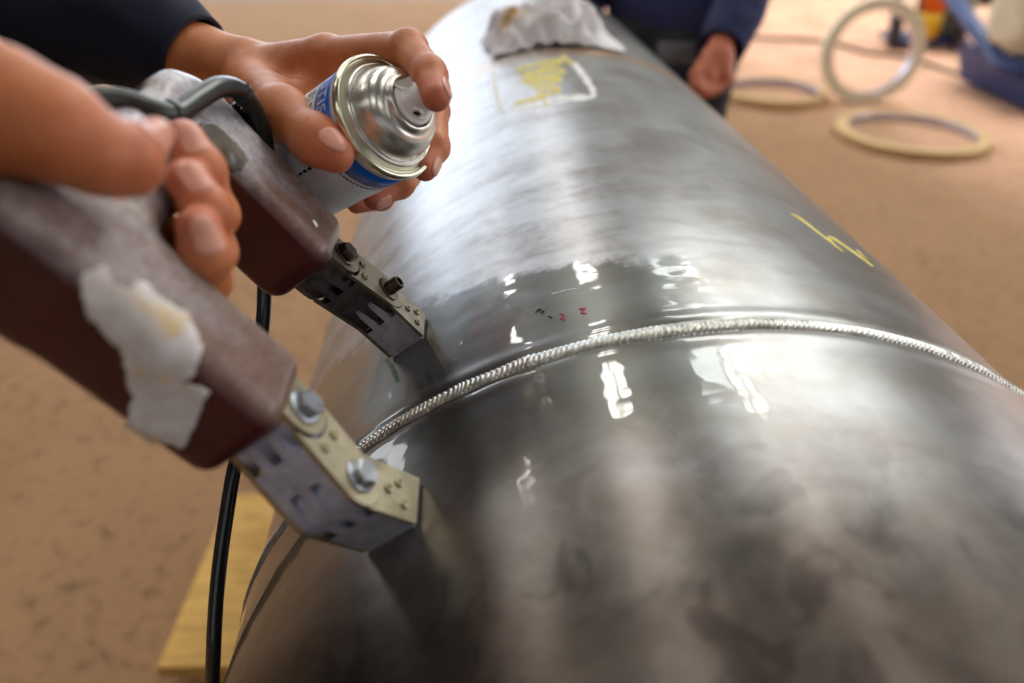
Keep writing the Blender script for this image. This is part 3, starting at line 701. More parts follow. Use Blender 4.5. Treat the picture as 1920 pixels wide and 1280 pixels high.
rim = [(0.0318, -0.0042), (0.0328, -0.0040), (0.0340, -0.0028), (0.0343, -0.0012), (0.0339, 0.0006), (0.0328, 0.0015), (0.0316, 0.0009), (0.0309, -0.0006), (0.0303, -0.0020)]
MB().lathe(CANO, can_ax, rim, 128, x=cx_).build('rim', TINR, can)
dome = [(0.0303, -0.0020), (0.0296, -0.0012), (0.0288, 0.0004), (0.0283, 0.0022), (0.0276, 0.0030), (0.0268, 0.0026), (0.0262, 0.0020), (0.0256, 0.0026), (0.0250, 0.0055), (0.0240, 0.0090), (0.0225, 0.0122), (0.0205, 0.0147), (0.0182, 0.0163), (0.0165, 0.0170), (0.0158, 0.0176), (0.0155, 0.0188), (0.0148, 0.0198), (0.0139, 0.0202), (0.0131, 0.0199), (0.0127, 0.0188), (0.0122, 0.0180), (0.006, 0.0182), (0.0, 0.0182)]
dd = []
for i in range(len(dome) - 1):
    for q in range(3): t = q / 3; dd.append((dome[i][0] * (1 - t) + dome[i + 1][0] * t, dome[i][1] * (1 - t) + dome[i + 1][1] * t))
dd.append(dome[-1])
MB().lathe(CANO, can_ax, dd, 128, x=cx_).build('dome', TIN, can)
# nozzle: spray head with a mouth
noz = [(0.0120, 0.0186), (0.0120, 0.0208), (0.0114, 0.0214), (0.0106, 0.0215), (0.0105, 0.0230), (0.0099, 0.0236), (0.0094, 0.0237), (0.0091, 0.0252), (0.0086, 0.0256), (0.0080, 0.0300), (0.0074, 0.0318), (0.0068, 0.0322), (0.0, 0.0322)]
nz = MB().lathe(CANO, can_ax, noz, 64, x=cx_).build('nozzle', PLW, can)
md_ = nrm(P(800, 214, 0.345) - (CANO + can_ax * 0.026)); md_ = nrm(md_ - can_ax * np.dot(md_, can_ax) * 1.0)
MB().lathe(CANO + can_ax * 0.0252 + md_ * 0.0070, md_, [(0.0030, 0), (0.0030, 0.0026), (0.0026, 0.0030), (0.0019, 0.0030), (0.0017, 0.0024)], 32).build('nozzle_mouth', PLW, nz)
MB().lathe(CANO + can_ax * 0.0252 + md_ * 0.0093, md_, [(0.0018, 0), (0.0018, 0.0004), (0, 0.0004)], 24).build('spray_hole', BLK, nz, label='dark spray hole')
# broken safety tab sticking up beside the finger
ta, tb, tcc = P(734, 156, .352), P(768, 143, .347), P(778, 168, .349); tn = nrm(np.cross(tb - ta, tcc - ta)) * 0.0006
MB().add([ta - tn, tb - tn, tcc - tn, P(752, 166, .350) - tn, ta + tn, tb + tn, tcc + tn, P(752, 166, .350) + tn], [(0, 1, 2, 3), (7, 6, 5, 4), (0, 4, 5, 1), (1, 5, 6, 2), (2, 6, 7, 3), (3, 7, 4, 0)]).build('tab', PLW, nz, smooth=False)
# printing
def can_text(name, txt, size, h0, a0, mat, flip=1):
    cu = bpy.data.curves.new(name, 'FONT'); cu.body = txt; cu.size = size; cu.resolution_u = 3
    tmp = link(bpy.data.objects.new('tmp', cu)); bpy.context.view_layer.update(); dg = bpy.context.evaluated_depsgraph_get()
    me = tmp.evaluated_get(dg).to_mesh(); bm = bmesh.new(); bm.from_mesh(me); bmesh.ops.triangulate(bm, faces=bm.faces)
    V = [CF(a0 + flip * x.co.x / CR, CR + 0.0003, h0 + x.co.y) for x in bm.verts]; Fc = [[q.index for q in f.verts] for f in bm.faces]
    bm.free(); bpy.data.objects.remove(tmp)
    return ob(name, V, Fc, mat, can, smooth=False)
def can_hit(u, v):
    r = raydir(u, v); rp = r - can_ax * (r @ can_ax); q = CAM - CANO; q = q - can_ax * (q @ can_ax)
    A_ = rp @ rp; B_ = 2 * rp @ q; D_ = max(B_ * B_ - 4 * A_ * (q @ q - CR * CR), 0); p = CAM + r * (-B_ - math.sqrt(D_)) / (2 * A_) - CANO
    return math.atan2(p @ cy_, p @ cx_), p @ can_ax
TXW = simple('white_print', srgb(226, 228, 236), 0.35, var=0.03); TXG = simple('grey_print', srgb(120, 112, 104), 0.45); TXK = simple('black_print', srgb(24, 24, 26), 0.45)
aS, hS = can_hit(634, 196); aU, hU = can_hit(650, 150)
flip = 1 if can_hit(640, 215)[0] > can_hit(640, 190)[0] else -1
can_text('lettering', 'UTIS', 0.0112, -0.0180, aS - flip * 0.0235 / CR, TXW, flip)
def dash(name, cells, mat, lab):
    m = MB()
    for a0, a1, h0, h1 in cells: m.add([CF(a0, CR + .0002, h0), CF(a1, CR + .0002, h0), CF(a1, CR + .0002, h1), CF(a0, CR + .0002, h1)], [(0, 1, 2, 3)])
    o = m.build(name, mat, can, smooth=False, label=lab); o['kind'] = 'stuff'; return o
cells = []
for k in range(3):
    for i in range(14):
        a = aS + flip * (0.15 - i * 0.10 + 0.02 * math.sin(i * 5 + k)); h = -0.0255 - 0.0036 * k; cells.append((a, a + flip * (0.035 + 0.03 * ((i * 7 + k * 3) % 3) / 2), h, h + 0.0026))
dash('small_print', cells, TXG, 'rows of small illegible print')
a_, h_ = can_hit(700, 322); dash('dash_line', [(a_ + 0.07 * i, a_ + 0.07 * i + 0.045, -0.0240, -0.0228) for i in range(-9, 10)], TXK, 'dashed black line round the can')
a_, h_ = can_hit(600, 301); dash('dash_line', [(a_, a_ + 0.045, h_ - 0.0045 * i - 0.0032, h_ - 0.0045 * i) for i in range(-3, 16)], TXK, 'dashed black line along the can')

# ================================================================== the technician (two hands, sleeves, body)
tech = thing('person', (-0.77, 0.48, 0), 'person at the left edge in navy, spraying with one hand, gripping the yoke', 'person')
def add_hand(name, sdf, tips, label, reds=()):
    V, Fc = sdf.mesh()
    o = ob(name, V, Fc, SKIN, tech, label=label); t = np.zeros(len(V))
    for c, r, s in reds: t = np.maximum(t, s * np.exp(-((V - c) ** 2).sum(1) / r ** 2))
    at = o.data.attributes.new('tint', 'FLOAT', 'POINT'); at.data.foreach_set('value', t.astype(np.float32))
    return o
def nail(par, base, tip, r, up, length=0.0115, width=0.0105, back=0.35):
    """nail plate laid on the real skin surface; up = direction of the back of the finger"""
    d = nrm(np.array(tip) - np.array(base)); up = nrm(up - d * np.dot(up, d)); sd = np.cross(d, up); tip = np.array(tip)
    me = par.data; nvt = len(me.vertices); c = np.zeros(nvt * 3); me.vertices.foreach_get('co', c); off = np.array(root_loc(par.parent))
    if par.name not in _bvh: _bvh[par.name] = BVHTree.FromPolygons([tuple(v) for v in c.reshape(-1, 3) + off], [tuple(p.vertices) for p in me.polygons])
    bv = _bvh[par.name]; V = []; Fc = []; nu, nv = 14, 16
    for j in range(nv + 1):
        for i in range(nu + 1):
            x = -1 + 2 * i / nu; y = -1 + 2 * j / nv
            # rounded-square plate
            k = (abs(x) ** 3.2 + abs(y) ** 3.2) ** (1 / 3.2); m = max(abs(x), abs(y)); f = m / k if k > 0 else 1
            px = x * f * width / 2; py = y * f * length / 2 - length * back * 0.5 + (0.0008 if y > 0 else 0) * (1 - x * x)
            a = px / r * 0.95; dirn = nrm(math.cos(a) * up + math.sin(a) * sd)
            o = tip + d * py; h = bv.ray_cast(Vector(o + dirn * 0.03), Vector(-dirn))
            q = np.array(h[0]) if h[0] is not None else o + dirn * r
            lift = 0.00040 if m < 0.92 else -0.0002
            V.append(q + dirn * lift)
    for j in range(nv):
        for i in range(nu): Fc.append((j * (nu + 1) + i, j * (nu + 1) + i + 1, (j + 1) * (nu + 1) + i + 1, (j + 1) * (nu + 1) + i))
    o = ob('fingernail', V, Fc, NAIL, par); m = o.modifiers.new('s', 'SOLIDIFY'); m.thickness = 0.0004; m.offset = 0; return o
_bvh = {}
def finger(S, pts, rad, k_out=0.0035, crease=True, back=None):
    S.group(k_out); S.chain(pts, rad, 0.003)
    for i in range(1, len(pts) - 1): S.cap(pts[i], pts[i], rad[i] * 1.04, rad[i] * 1.04, 0.004)
    if crease and back is not None:
        for i in range(1, len(pts) - 1):
            d = nrm(pts[i + 1] - pts[i - 1]); up = nrm(back - d * np.dot(back, d)); sd = np.cross(d, up)
            for o in (-0.0026, 0.0002, 0.0030):
                q = pts[i] + d * o + up * (rad[i] * 1.07); S.cut(q - sd * rad[i] * 0.5, q + sd * rad[i] * 0.5, 0.0006, 0.0012)

# --- hand on the yoke
def grip_hand():
    S = SDF(0.0011); toCam = -cF
    wr = P(-110, 212, .205)
    A = [P(346, 262, .272), P(378, 318, .274), P(402, 402, .283), P(345, 470, .330)]
    B = [P(352, 338, .262), P(388, 394, .263), P(396, 472, .274), P(335, 530, .318)]
    C = [P(372, 428, .253), P(386, 476, .256), P(386, 526, .268), P(300, 580, .305)]
    Dm = [Y(-30, 26, 152), Y(-32, 25, 175), Y(-26, 18, 198), Y(-8, 0, 214)]
    finger(S, A, [.0080, .0084, .0088, .0110], .002, False); finger(S, B, [.0084, .0086, .0089, .0110], .002, False)
    finger(S, C, [.0080, .0084, .0086, .0105], .002, False); finger(S, Dm, [.0065, .0075, .0085, .010])
    # palm behind the bar
    S.group(0.010)
    K = [Y(-32, 12, 186), Y(-34, -8, 184), Y(-34, -28, 184)]
    for q, f in zip(K, (A, B, C)): S.cap(f[3], q, .0105, .0115, .006); S.cap(q, Y(2, -30, 222), .0125, .017, .008)
    S.cap(Y(2, -30, 222), wr, .016, .0185, .006)
    # thumb
    T = [P(-5, 204, .200), P(95, 240, .203), P(180, 287, .210), P(236, 296, .216), P(291, 252, .226)]
    S.group(0.006); S.chain(T[:4], [.0178, .0154, .0120, .0110], .004); S.cap(T[3], T[4], .0098, .0058, .003)
    S.cap(P(225, 306, .217), P(244, 318, .222), .0098, .0080, .005)
    S.cap(T[0], wr, .0178, .0190, .004)
    S.cap(wr, P(-300, 150, .21), .0205, .026, .01); S.cap(P(-300, 150, .21), P(-700, 80, .24), .026, .034, .01)
    S.group(.003); S.cap(P(-80, 345, .215), P(60, 368, .224), .0125, .0100, .003); S.cap(P(60, 368, .224), P(205, 380, .238), .0100, .0055, .003)
    reds = [(q, .012, s) for q, s in ((A[0], 1.0), (B[0], 1.0), (C[0], .9), (B[1], .5), (A[1], .4), (T[4], .9), (T[3], .8))] + [(T[2], .02, .35)]
    o = add_hand('gripping_hand', S, None, 'bare hand closed round the yoke body', reds)
    for f, r, w_ in ((A, .0080, .0118), (B, .0084, .0120), (C, .0080, .0112)):
        nail(o, f[1], f[0], r, nrm(-cF + cX * 0.55 + cU * 0.45), .0135, w_)
    nail(o, P(262, 296, .221), P(288, 256, .226), .0062, nrm(cX * 0.75 - cU * 0.05 - cF * 0.65), .0125, .0105)
    return o
grip = grip_hand()

# --- hand with the spray can
def spray_hand():
    S = SDF(0.0011); wr = P(372, 118, .470)
    I = [P(818, 181, .341), P(806, 139, .353), P(766, 93, .378), P(612, 108, .430)]
    Md = [P(797, 316, .392), P(815, 275, .402), P(812, 208, .420), P(650, 120, .462)]
    Rg = [P(702, 372, .412), P(752, 345, .424), P(800, 285, .452), P(640, 150, .482)]
    Pk = [P(668, 383, .440), P(715, 372, .450), P(765, 330, .478), P(610, 190, .500)]
    bk = nrm(cX * 0.8 + cU * 0.3)
    finger(S, I, [.0074, .0083, .0098, .0118], back=nrm(cU * 0.6 + cX * 0.9)); finger(S, Md, [.0072, .0082, .0092, .0115], back=bk)
    finger(S, Rg, [.0070, .0078, .0088, .0110], back=nrm(cX - cU)); finger(S, Pk, [.0060, .0068, .0078, .0100])
    S.group(0.008)
    fl = (nrm(cF * 0.9 + cU * 0.1), 0.8)
    for f, r in ((I, .0128), (Md, .0125), (Rg, .012), (Pk, .0112)): S.cap(f[3], P(450, 140, .472), r, .0165, .010)
    S.cap(P(450, 132, .468), wr, .0185, .0215, .012); S.cap(P(450, 165, .476), wr, .0175, .0205, .012)
    S.cap(wr, P(200, 60, .48), .0225, .027, .010)
    T = [P(472, 160, .451), P(530, 214, .381), P(592, 262, .355), P(630, 290, .348)]
    S.group(0.009); S.chain(T, [.0185, .0130, .0107, .0092], .012)
    S.cap(P(545, 150, .448), P(590, 138, .440), .0125, .0115, .010); S.cap(P(520, 195, .415), P(568, 178, .418), .0120, .0090, .010); S.cap(P(560, 185, .430), P(600, 150, .435), .0095, .0095, .010); S.cap(P(525, 180, .446), P(575, 170, .446), .0115, .0095, .010)
    up = nrm(-cF * 0.75 + cU * 0.55 + cX * 0.15); d = nrm(T[3] - T[1]); sd = np.cross(d, nrm(up - d * np.dot(up, d)))
    for o_ in (-0.004, -0.001, 0.002, 0.005):
        q = T[2] + d * o_ + nrm(up - d * np.dot(up, d)) * 0.0122; pass
    reds = [(T[3], .013, .9), (T[2], .010, .45), (I[0], .012, .95), (I[1], .01, .5), (Md[0], .012, 1), (Rg[0], .014, 1), (Pk[0], .014, 1), (P(590, 160, .445), .022, .6), (P(680, 110, .42), .02, .3)]
    o = add_hand('spraying_hand', S, None, 'hand round the spray can, forefinger on the nozzle', reds)
    nail(o, T[2], T[3], .0094, up, .0135, .0125, back=0.05)
    nail(o, I[1], I[0], .0074, nrm(cX * 0.95 + cU * 0.2 - cF * 0.35), .0115, .010)
    nail(o, Md[1], Md[0], .0072, nrm(cX * 0.8 - cU * 0.35 - cF * 0.4), .011, .0098)
    nail(o, Rg[1], Rg[0], .0070, nrm(-cU * 0.75 - cF * 0.6), .011, .0096)
    return o
spray = spray_hand()

def sleeve(path, rads, mat, parent, name, label, amp=0.05, nf=9, seed=0, thick=0.0025, flatn=None):
    """cloth tube open at the cuff, with folds"""
    pp = spline(path, 16); rr = np.interp(np.linspace(0, 1, len(pp)), np.linspace(0, 1, len(rads)), rads)
    tg = np.gradient(pp, axis=0); tg /= np.linalg.norm(tg, axis=1)[:, None]; n = 72; x = nrm(np.cross(tg[0], cF)); V = []; Fc = []
    for i in range(len(pp)):
        x = nrm(x - tg[i] * np.dot(x, tg[i])); y = np.cross(tg[i], x)
        for k in range(n):
            a = 2 * math.pi * k / n; dirn = math.cos(a) * x + math.sin(a) * y
            q = pp[i] + rr[i] * dirn
            f = noise.noise(Vector(q * 16) + Vector((seed, 0, 0))) * 1.0 + 0.7 * (1 - abs(noise.noise(Vector(q * 26) + Vector((0, seed, 0)))) * 3)
            damp = min(1.0, i / 10.0)
            V.append(q + dirn * rr[i] * amp * f * (0.25 + damp))
    for i in range(len(pp) - 1):
        for k in range(n): Fc.append((i * n + k, i * n + (k + 1) % n, (i + 1) * n + (k + 1) % n, (i + 1) * n + k))
    o = ob(name, V, Fc, mat, parent, label=label); m = o.modifiers.new('s', 'SOLIDIFY'); m.thickness = thick; m.offset = 1
    return o
TO = np.array([0.08, 0.13, 0.0])
SHL = np.array([-0.74, 0.62, 1.42]) + TO; SHR = np.array([-0.74, 0.10, 1.40]) + TO
cuff = P(366, 114, .472)
sleeve([cuff, P(250, 50, .476), P(60, -10, .49), P(-180, -60, .53), SHL + np.array([.12, 0.02, -.14]), SHL], [.0280, .041, .055, .062, .070, .085], NAVY, tech, 'sleeve', 'navy sleeve of the spraying arm', 0.05, seed=3)
c2 = P(-360, 140, .215)
sleeve([c2, P(-560, 105, .23), P(-900, 40, .28), (c2 * .3 + SHR * .7) + np.array([0, -.02, -.05]), SHR], [.036, .042, .052, .066, .08], NAVY, tech, 'sleeve', 'navy sleeve of the arm holding the yoke', 0.05, seed=8)
def figure(par, parts, res, mat, name, label=None, smooth=3):
    S = SDF(res)
    for k, caps in parts:
        S.group(k)
        for c in caps: S.cap(*c)
    V, Fc = S.mesh(smooth)
    if mat in (NAVY, NAVY2, TROUSER):
        V = V + np.array([[0.006 * noise.noise(Vector(v * 9)), 0.006 * noise.noise(Vector(v * 9 + 5)), 0.004 * noise.noise(Vector(v * 7 + 9))] for v in V])
    return ob(name, V, Fc, mat, par, label=label)
B0 = np.array([-0.86, 0.36, 0.0])
def v3(x, y, z): return np.array([x, y, z], float)
fl = (v3(1, 0, 0), 0.72)
def v3T(x, y, z): return np.array([x, y, z], float) + TO
figure(tech, [(0.05, [(v3T(-.84, .30, 1.22), v3T(-.84, .42, 1.22), .15, .15, .05, fl), (v3T(-.86, .30, 1.0), v3T(-.86, .42, 1.0), .145, .145, .06, fl),
      (v3T(-.8, .16, 1.36), v3T(-.8, .56, 1.38), .09, .09, .06), (SHL, v3T(-.82, .5, 1.38), .085, .09, .05), (SHR, v3T(-.82, .2, 1.36), .085, .09, .05), (v3T(-.92, .2, .86), v3T(-.92, .36, .86), .14, .14, .06, fl)])], 0.012, NAVY, 'jacket', 'navy jacket')
TO = TO * np.array([-0.3, 0.0, 0])
figure(tech, [(0.04, [(v3T(-.87, .26, .84), v3T(-.87, .46, .84), .12, .12, .04), (v3T(-.87, .27, .82), v3T(-.85, .24, .48), .105, .075, .04), (v3T(-.85, .24, .48), v3T(-.88, .22, .08), .075, .065, .04)]),
              (0.03, [(v3T(-.87, .45, .82), v3T(-.84, .50, .48), .105, .075, .04), (v3T(-.84, .50, .48), v3T(-.86, .53, .08), .075, .065, .04)])], 0.012, TROUSER, 'trousers', 'dark trousers')
for yb in (.22, .53):
    figure(tech, [(0.02, [(v3T(-.88, yb, .07), v3T(-.87, yb, .10), .048, .05, .02), (v3T(-.89, yb, .042), v3T(-.70, yb, .036), .04, .034, .02, (v3(0, 0, 1), .9))])], 0.006, BOOT, 'boot', None)
TO = np.array([0.08, 0.13, 0.0])
def head(par, c, fwd, s=1.0):
    side = np.cross((0, 0, 1.0), fwd); up = v3(0, 0, 1); S = SDF(0.005)
    S.group(.02); S.cap(c + up * .02, c + up * .04 - fwd * .02, .078, .08, .02); S.cap(c - up * .05 + fwd * .02, c - up * .06 + fwd * .035, .05, .035, .03)
    S.cap(c - up * .1 - fwd * .02, c - up * .2 - fwd * .04, .052, .06, .03); S.cap(c + fwd * .078 - up * .0, c + fwd * .094 - up * .028, .010, .014, .012)
    for x in (-1, 1): S.cap(c + side * .078 * x + up * .01, c + side * .08 * x - up * .02, .013, .009, .008); S.cap(c + fwd * .07 + side * .03 * x + up * .022, c + fwd * .075 + side * .028 * x + up * .022, .013, .01, .01)
    S.cut(c + fwd * .086 - side * .02 - up * .052, c + fwd * .086 + side * .02 - up * .052, .004, .003)
    V, Fc = S.mesh(2); h = ob('head', V, Fc, SKIN, par)
    S = SDF(0.006); S.group(.02); S.cap(c + up * .05 - fwd * .03, c + up * .035 - fwd * .035, .084, .086, .02); S.cap(c + up * .07 + fwd * .02, c + up * .07 - fwd * .01, .065, .07, .02)
    V, Fc = S.mesh(2); ob('hair', V, Fc, HAIR, h)
head(tech, v3T(-.79, .36, 1.66), nrm(v3(.9, .1, -.3)))

# ================================================================== worker standing behind the pipe
wk = thing('person', (0.62, 1.55, 0), 'person in a navy work jacket standing behind the pipe, bare hand hanging at the side', 'person')
wd = 1.62
hipc = P(1262, 60, 1.72); fwdw = nrm(v3(-.75, -.6, 0)); sidew = np.cross((0, 0, 1.0), fwdw)
def WK(a, b, z): q = v3(hipc[0], hipc[1], 0) + sidew * a + fwdw * b; return v3(q[0], q[1], z)
flw = (fwdw, 0.68)
hem = P(1270, 100, 1.6)[2]
hz = hem
figure(wk, [(0.05, [(WK(-.09, 0, hz + .09), WK(.09, 0, hz + .09), .125, .125, .05, flw), (WK(-.08, 0, hz + .3), WK(.08, 0, hz + .3), .13, .13, .06, flw), (WK(-.11, 0, hz + .5), WK(.11, 0, hz + .5), .105, .105, .06, flw)])], 0.010, NAVY2, 'jacket', 'navy work jacket')
figure(wk, [(0.03, [(WK(-.07, 0, hz + .02), WK(.07, 0, hz + .02), .115, .115, .04, flw), (WK(-.085, 0, hz - .02), WK(-.10, .03, .46), .1, .072, .03), (WK(-.10, .03, .46), WK(-.11, 0, .08), .072, .058, .03)]),
            (0.02, [(WK(.085, 0, hz - .02), WK(.10, .03, .46), .1, .072, .03), (WK(.10, .03, .46), WK(.11, 0, .08), .072, .058, .03)])], 0.010, TROUSER, 'trousers', 'dark trousers')
for x in (-.11, .11):
    figure(wk, [(0.02, [(WK(x, -.02, .07), WK(x, 0, .1), .05, .05, .02), (WK(x, -.02, .042), WK(x, .16, .036), .04, .034, .02)])], 0.006, BOOT, 'boot', None)
head(wk, WK(0, .03, hz + .88), nrm(fwdw + v3(0, 0, -.3)))
# pocket flap at the hem
q0 = P(1236, 86, 1.47); q1 = P(1306, 88, 1.45)
fr_ = lambda a, b, c: q0 + (q1 - q0) * a + cU * b + cF * c
MB().box(fr_, (0, -0.034, 0), (1.0, 0.010, 0.012), 0.003).build('hem_panel', GREYCLOTH, wk, label='grey panel at the jacket hem')
wr = P(1352, 92, 1.42); el = P(1412, -70, 1.50); sh = WK(.20, 0, hz + .52)
if np.dot(sh - CAM, cX) < np.dot(WK(-.20, 0, hz + .52) - CAM, cX): sh = WK(-.20, 0, hz + .52)
sleeve([wr, wr * .6 + el * .4 + cX * .006, el, el * .5 + sh * .5, sh], [.044, .050, .058, .066, .075], NAVY2, wk, 'sleeve', 'navy sleeve of the hanging arm', 0.06, seed=5)
S = SDF(0.0022); K = P(1338, 148, 1.385)
S.group(.01); S.cap(P(1352, 85, 1.41), P(1346, 112, 1.40), .027, .029, .01); S.cap(P(1346, 112, 1.40), P(1352, 142, 1.40), .030, .026, .012); S.cap(P(1340, 112, 1.40), P(1322, 142, 1.385), .028, .024, .012)
tipw = []
for i, (u, v, dz) in enumerate(((1318, 150, 1.375), (1330, 154, 1.385), (1343, 154, 1.395), (1355, 149, 1.405))):
    a = P(u, v, dz); b = P(u - 6, v + 19 - 2 * abs(i - 1), dz - .012); c = P(u - 16, v + 26 - 3 * abs(i - 1), dz - .004); S.group(.0035); S.chain([a, b, c], [.0115, .0102, .0085]); tipw.append(c)
S.group(.006); S.chain([P(1322, 118, 1.385), P(1304, 140, 1.365), P(1302, 162, 1.36)], [.016, .0125, .0098])
V, Fc = S.mesh(2); o = ob('hand', V, Fc, SKIN, wk, label='bare hand, fingers half closed')
at = o.data.attributes.new('tint', 'FLOAT', 'POINT'); at.data.foreach_set('value', (0.55 + 0.0 * V[:, 0]).astype(np.float32))
S = SDF(0.004); S.group(.01); other = WK(.20, 0, hz + .52) if np.allclose(sh, WK(-.20, 0, hz + .52)) else WK(-.20, 0, hz + .52)
oe = other + v3(0, 0, -.3) + fwdw * .02; ow = oe + v3(0, 0, -.2) + fwdw * .12
sleeve([ow, (ow + oe) / 2, oe, (oe + other) / 2, other], [.044, .050, .058, .066, .075], NAVY2, wk, 'sleeve', None, 0.06, seed=6)
S.cap(ow + v3(0, 0, .03), ow - v3(0, 0, .06), .028, .034, .01)
for i in range(4): S.group(.003); q = ow - v3(0, 0, .08) + sidew * 0.0 + fwdw * (-.03 + .02 * i); S.chain([q, q - v3(0, 0, .04), q - v3(0, 0, .07) + sidew * .01], [.011, .0095, .008])
S.group(.004); S.chain([ow - v3(0, 0, .03) + fwdw * .03, ow - v3(0, 0, .07) + fwdw * .06], [.014, .010])
V, Fc = S.mesh(2); ob('hand', V, Fc, SKIN, wk)

# ================================================================== rag on the pipe
RAG = N('rag_cloth'); co = RAG.coord('Object'); n1 = RAG.noise(co, 18, 4, 0.6); at = RAG.attr('stain')
RAG.set(Base_Color=RAG.mix(at.outputs['Fac'], RAG.ramp(n1, [(0.35, srgb(236, 230, 236)), (0.65, srgb(250, 249, 252))]), srgb(190, 148, 84)), Roughness=0.9, Normal=RAG.bump(n1, 0.3, 0.003))
def rag():
    c = hit(PIPE_BVH, 1040, 88)[0]; s0 = np.dot(c - A0, AX); th0 = math.atan2(np.dot(c - A0, eR), np.dot(c - A0, eUp))
    n = 90; V = []; Fc = []; st = []
    for j in range(n + 1):
        for i in range(n + 1):
            x = -1 + 2 * i / n; y = -1 + 2 * j / n; r = math.hypot(x, y); edge = max(0.0, 1 - (abs(x) ** 3 + abs(y) ** 3) ** (1 / 3))
            q = Vector((x * 1.7, y * 1.7, 3.1)); wob = noise.noise(q); rid = 1 - abs(noise.noise(q * 2.1 + Vector((5, 0, 0)))) * 2.4
            hgt = 0.004 + min(1, edge * 3.2) * (0.020 + 0.022 * rid + 0.02 * wob) + 0.006 * noise.noise(q * 5)
            if x > 0.45: hgt *= max(0.35, 1 - (x - 0.45) * 2.2)
            out = 1 + 0.18 * noise.noise(Vector((math.atan2(y, x) * 1.3, 0, 2)))
            V.append(pipe_pt(th0 + 0.01 + x * out * 0.092 / R, s0 + 0.075 + y * out * 0.075, max(hgt, 0.002)))
            st.append(max(0, 1 - math.hypot((x + 0.55) / 0.35, (y + 0.35) / 0.4)) * 1.3)
    for j in range(n):
        for i in range(n): Fc.append((j * (n + 1) + i, j * (n + 1) + i + 1, (j + 1) * (n + 1) + i + 1, (j + 1) * (n + 1) + i))
    o = ob('rag', V, Fc, RAG.m); o.modifiers.new('s', 'SOLIDIFY').thickness = -0.001
    a = o.data.attributes.new('stain', 'FLOAT', 'POINT'); a.data.foreach_set('value', np.clip(st, 0, 1).astype(np.float32))
    setp(o, 'crumpled white rag with a brown stain lying on top of the pipe', 'rag')
rag()

# ================================================================== things on the floor
def floor_pt(u, v, z=0.0):
    r = (u - CX) / F * cX + (CY - v) / F * cU + cF; s = (z - CAMZ) / r[2]; return CAM + r * s
RINGM = N('machined_ring'); co = RINGM.coord('Object'); n1 = RINGM.noise(co, 30, 4); RINGM.set(Base_Color=RINGM.ramp(n1, [(0.3, srgb(228, 218, 186)), (0.7, srgb(242, 235, 214))]), Roughness=0.55, Metallic=0.1)
RINGI = simple('machined_ring_bore', srgb(196, 192, 208), 0.3, 0.7, 0.05, 40)
def ring(c, ax, Ro, Ri, th, label, mat=None):
    t = thing('backing_ring', c, label, 'ring', 'machined steel rings on the floor')
    m = MB(); x = nrm(np.cross(ax, (.2, .9, .1)))
    m.lathe(c, ax, [(Ri + .001, 0), (Ro - .004, 0), (Ro, .004), (Ro, th - .004), (Ro - .004, th), (Ri + .001, th)], 96, x)
    m.f = [f for f in m.f if len(f) <= 4]; m.build('ring_body', mat or RINGM.m, t); autosmooth(t.children[0], 30)
    m = MB(); m.lathe(c, ax, [(Ri + .001, 0), (Ri, .002), (Ri, th - .002), (Ri + .001, th)], 96, x); m.f = [f for f in m.f if len(f) <= 4]; m.build('ring_bore', RINGI, t)
RTAN = simple('rusty_ring', srgb(196, 160, 108), 0.6)
ring(floor_pt(1704, 258), (0, 0, 1.0), 0.395, 0.325, 0.045, 'tan steel ring lying flat, nearest of the three rings', RTAN)
ring(floor_pt(1448, 182), (0, 0, 1.0), 0.335, 0.285, 0.055, 'steel ring lying flat beside the hanging hand', RTAN)
b = floor_pt(1618, 192); axr = nrm(v3(-.10, -.95, .12)); upr = nrm(v3(0, 0, 1) - axr * axr[2])
ring(b + upr * 0.300 - axr * 0.03 - cX * 0.02, axr, 0.302, 0.235, 0.07, 'cream steel ring standing on edge')
# plank by the pipe
WOOD = N('raw_timber'); co = WOOD.coord('Object', (1, 6, 6)); n1 = WOOD.noise(co, 6, 6, 0.65, 0.6)
WOOD.set(Base_Color=WOOD.ramp(n1, [(0.3, srgb(178, 132, 60)), (0.55, srgb(216, 170, 90)), (0.8, srgb(232, 190, 112))]), Roughness=0.7, Normal=WOOD.bump(n1, 0.3, 0.002))
a1 = floor_pt(292, 1252, .075); a2 = floor_pt(432, 925, .075)
dpl = nrm(v3(a2[0] - a1[0], a2[1] - a1[1], 0)); spl = v3(dpl[1], -dpl[0], 0); Lp = np.linalg.norm(a2 - a1)
pf = lambda x, y, z: v3(a1[0], a1[1], 0) + spl * x + dpl * y + v3(0, 0, z)
pal = thing('timber_board', v3(a1[0], a1[1], 0), 'wide yellow timber board on battens on the floor beside the pipe', 'timber')
MB().box(pf, (0.0, 0, .045), (0.75, Lp, .075), .004).build('board', WOOD.m, pal, smooth=False)
for x in (0.05, 0.62): MB().box(pf, (x, 0.015, 0), (x + .08, Lp - .015, .045), .002).build('batten', WOOD.m, pal, smooth=False)
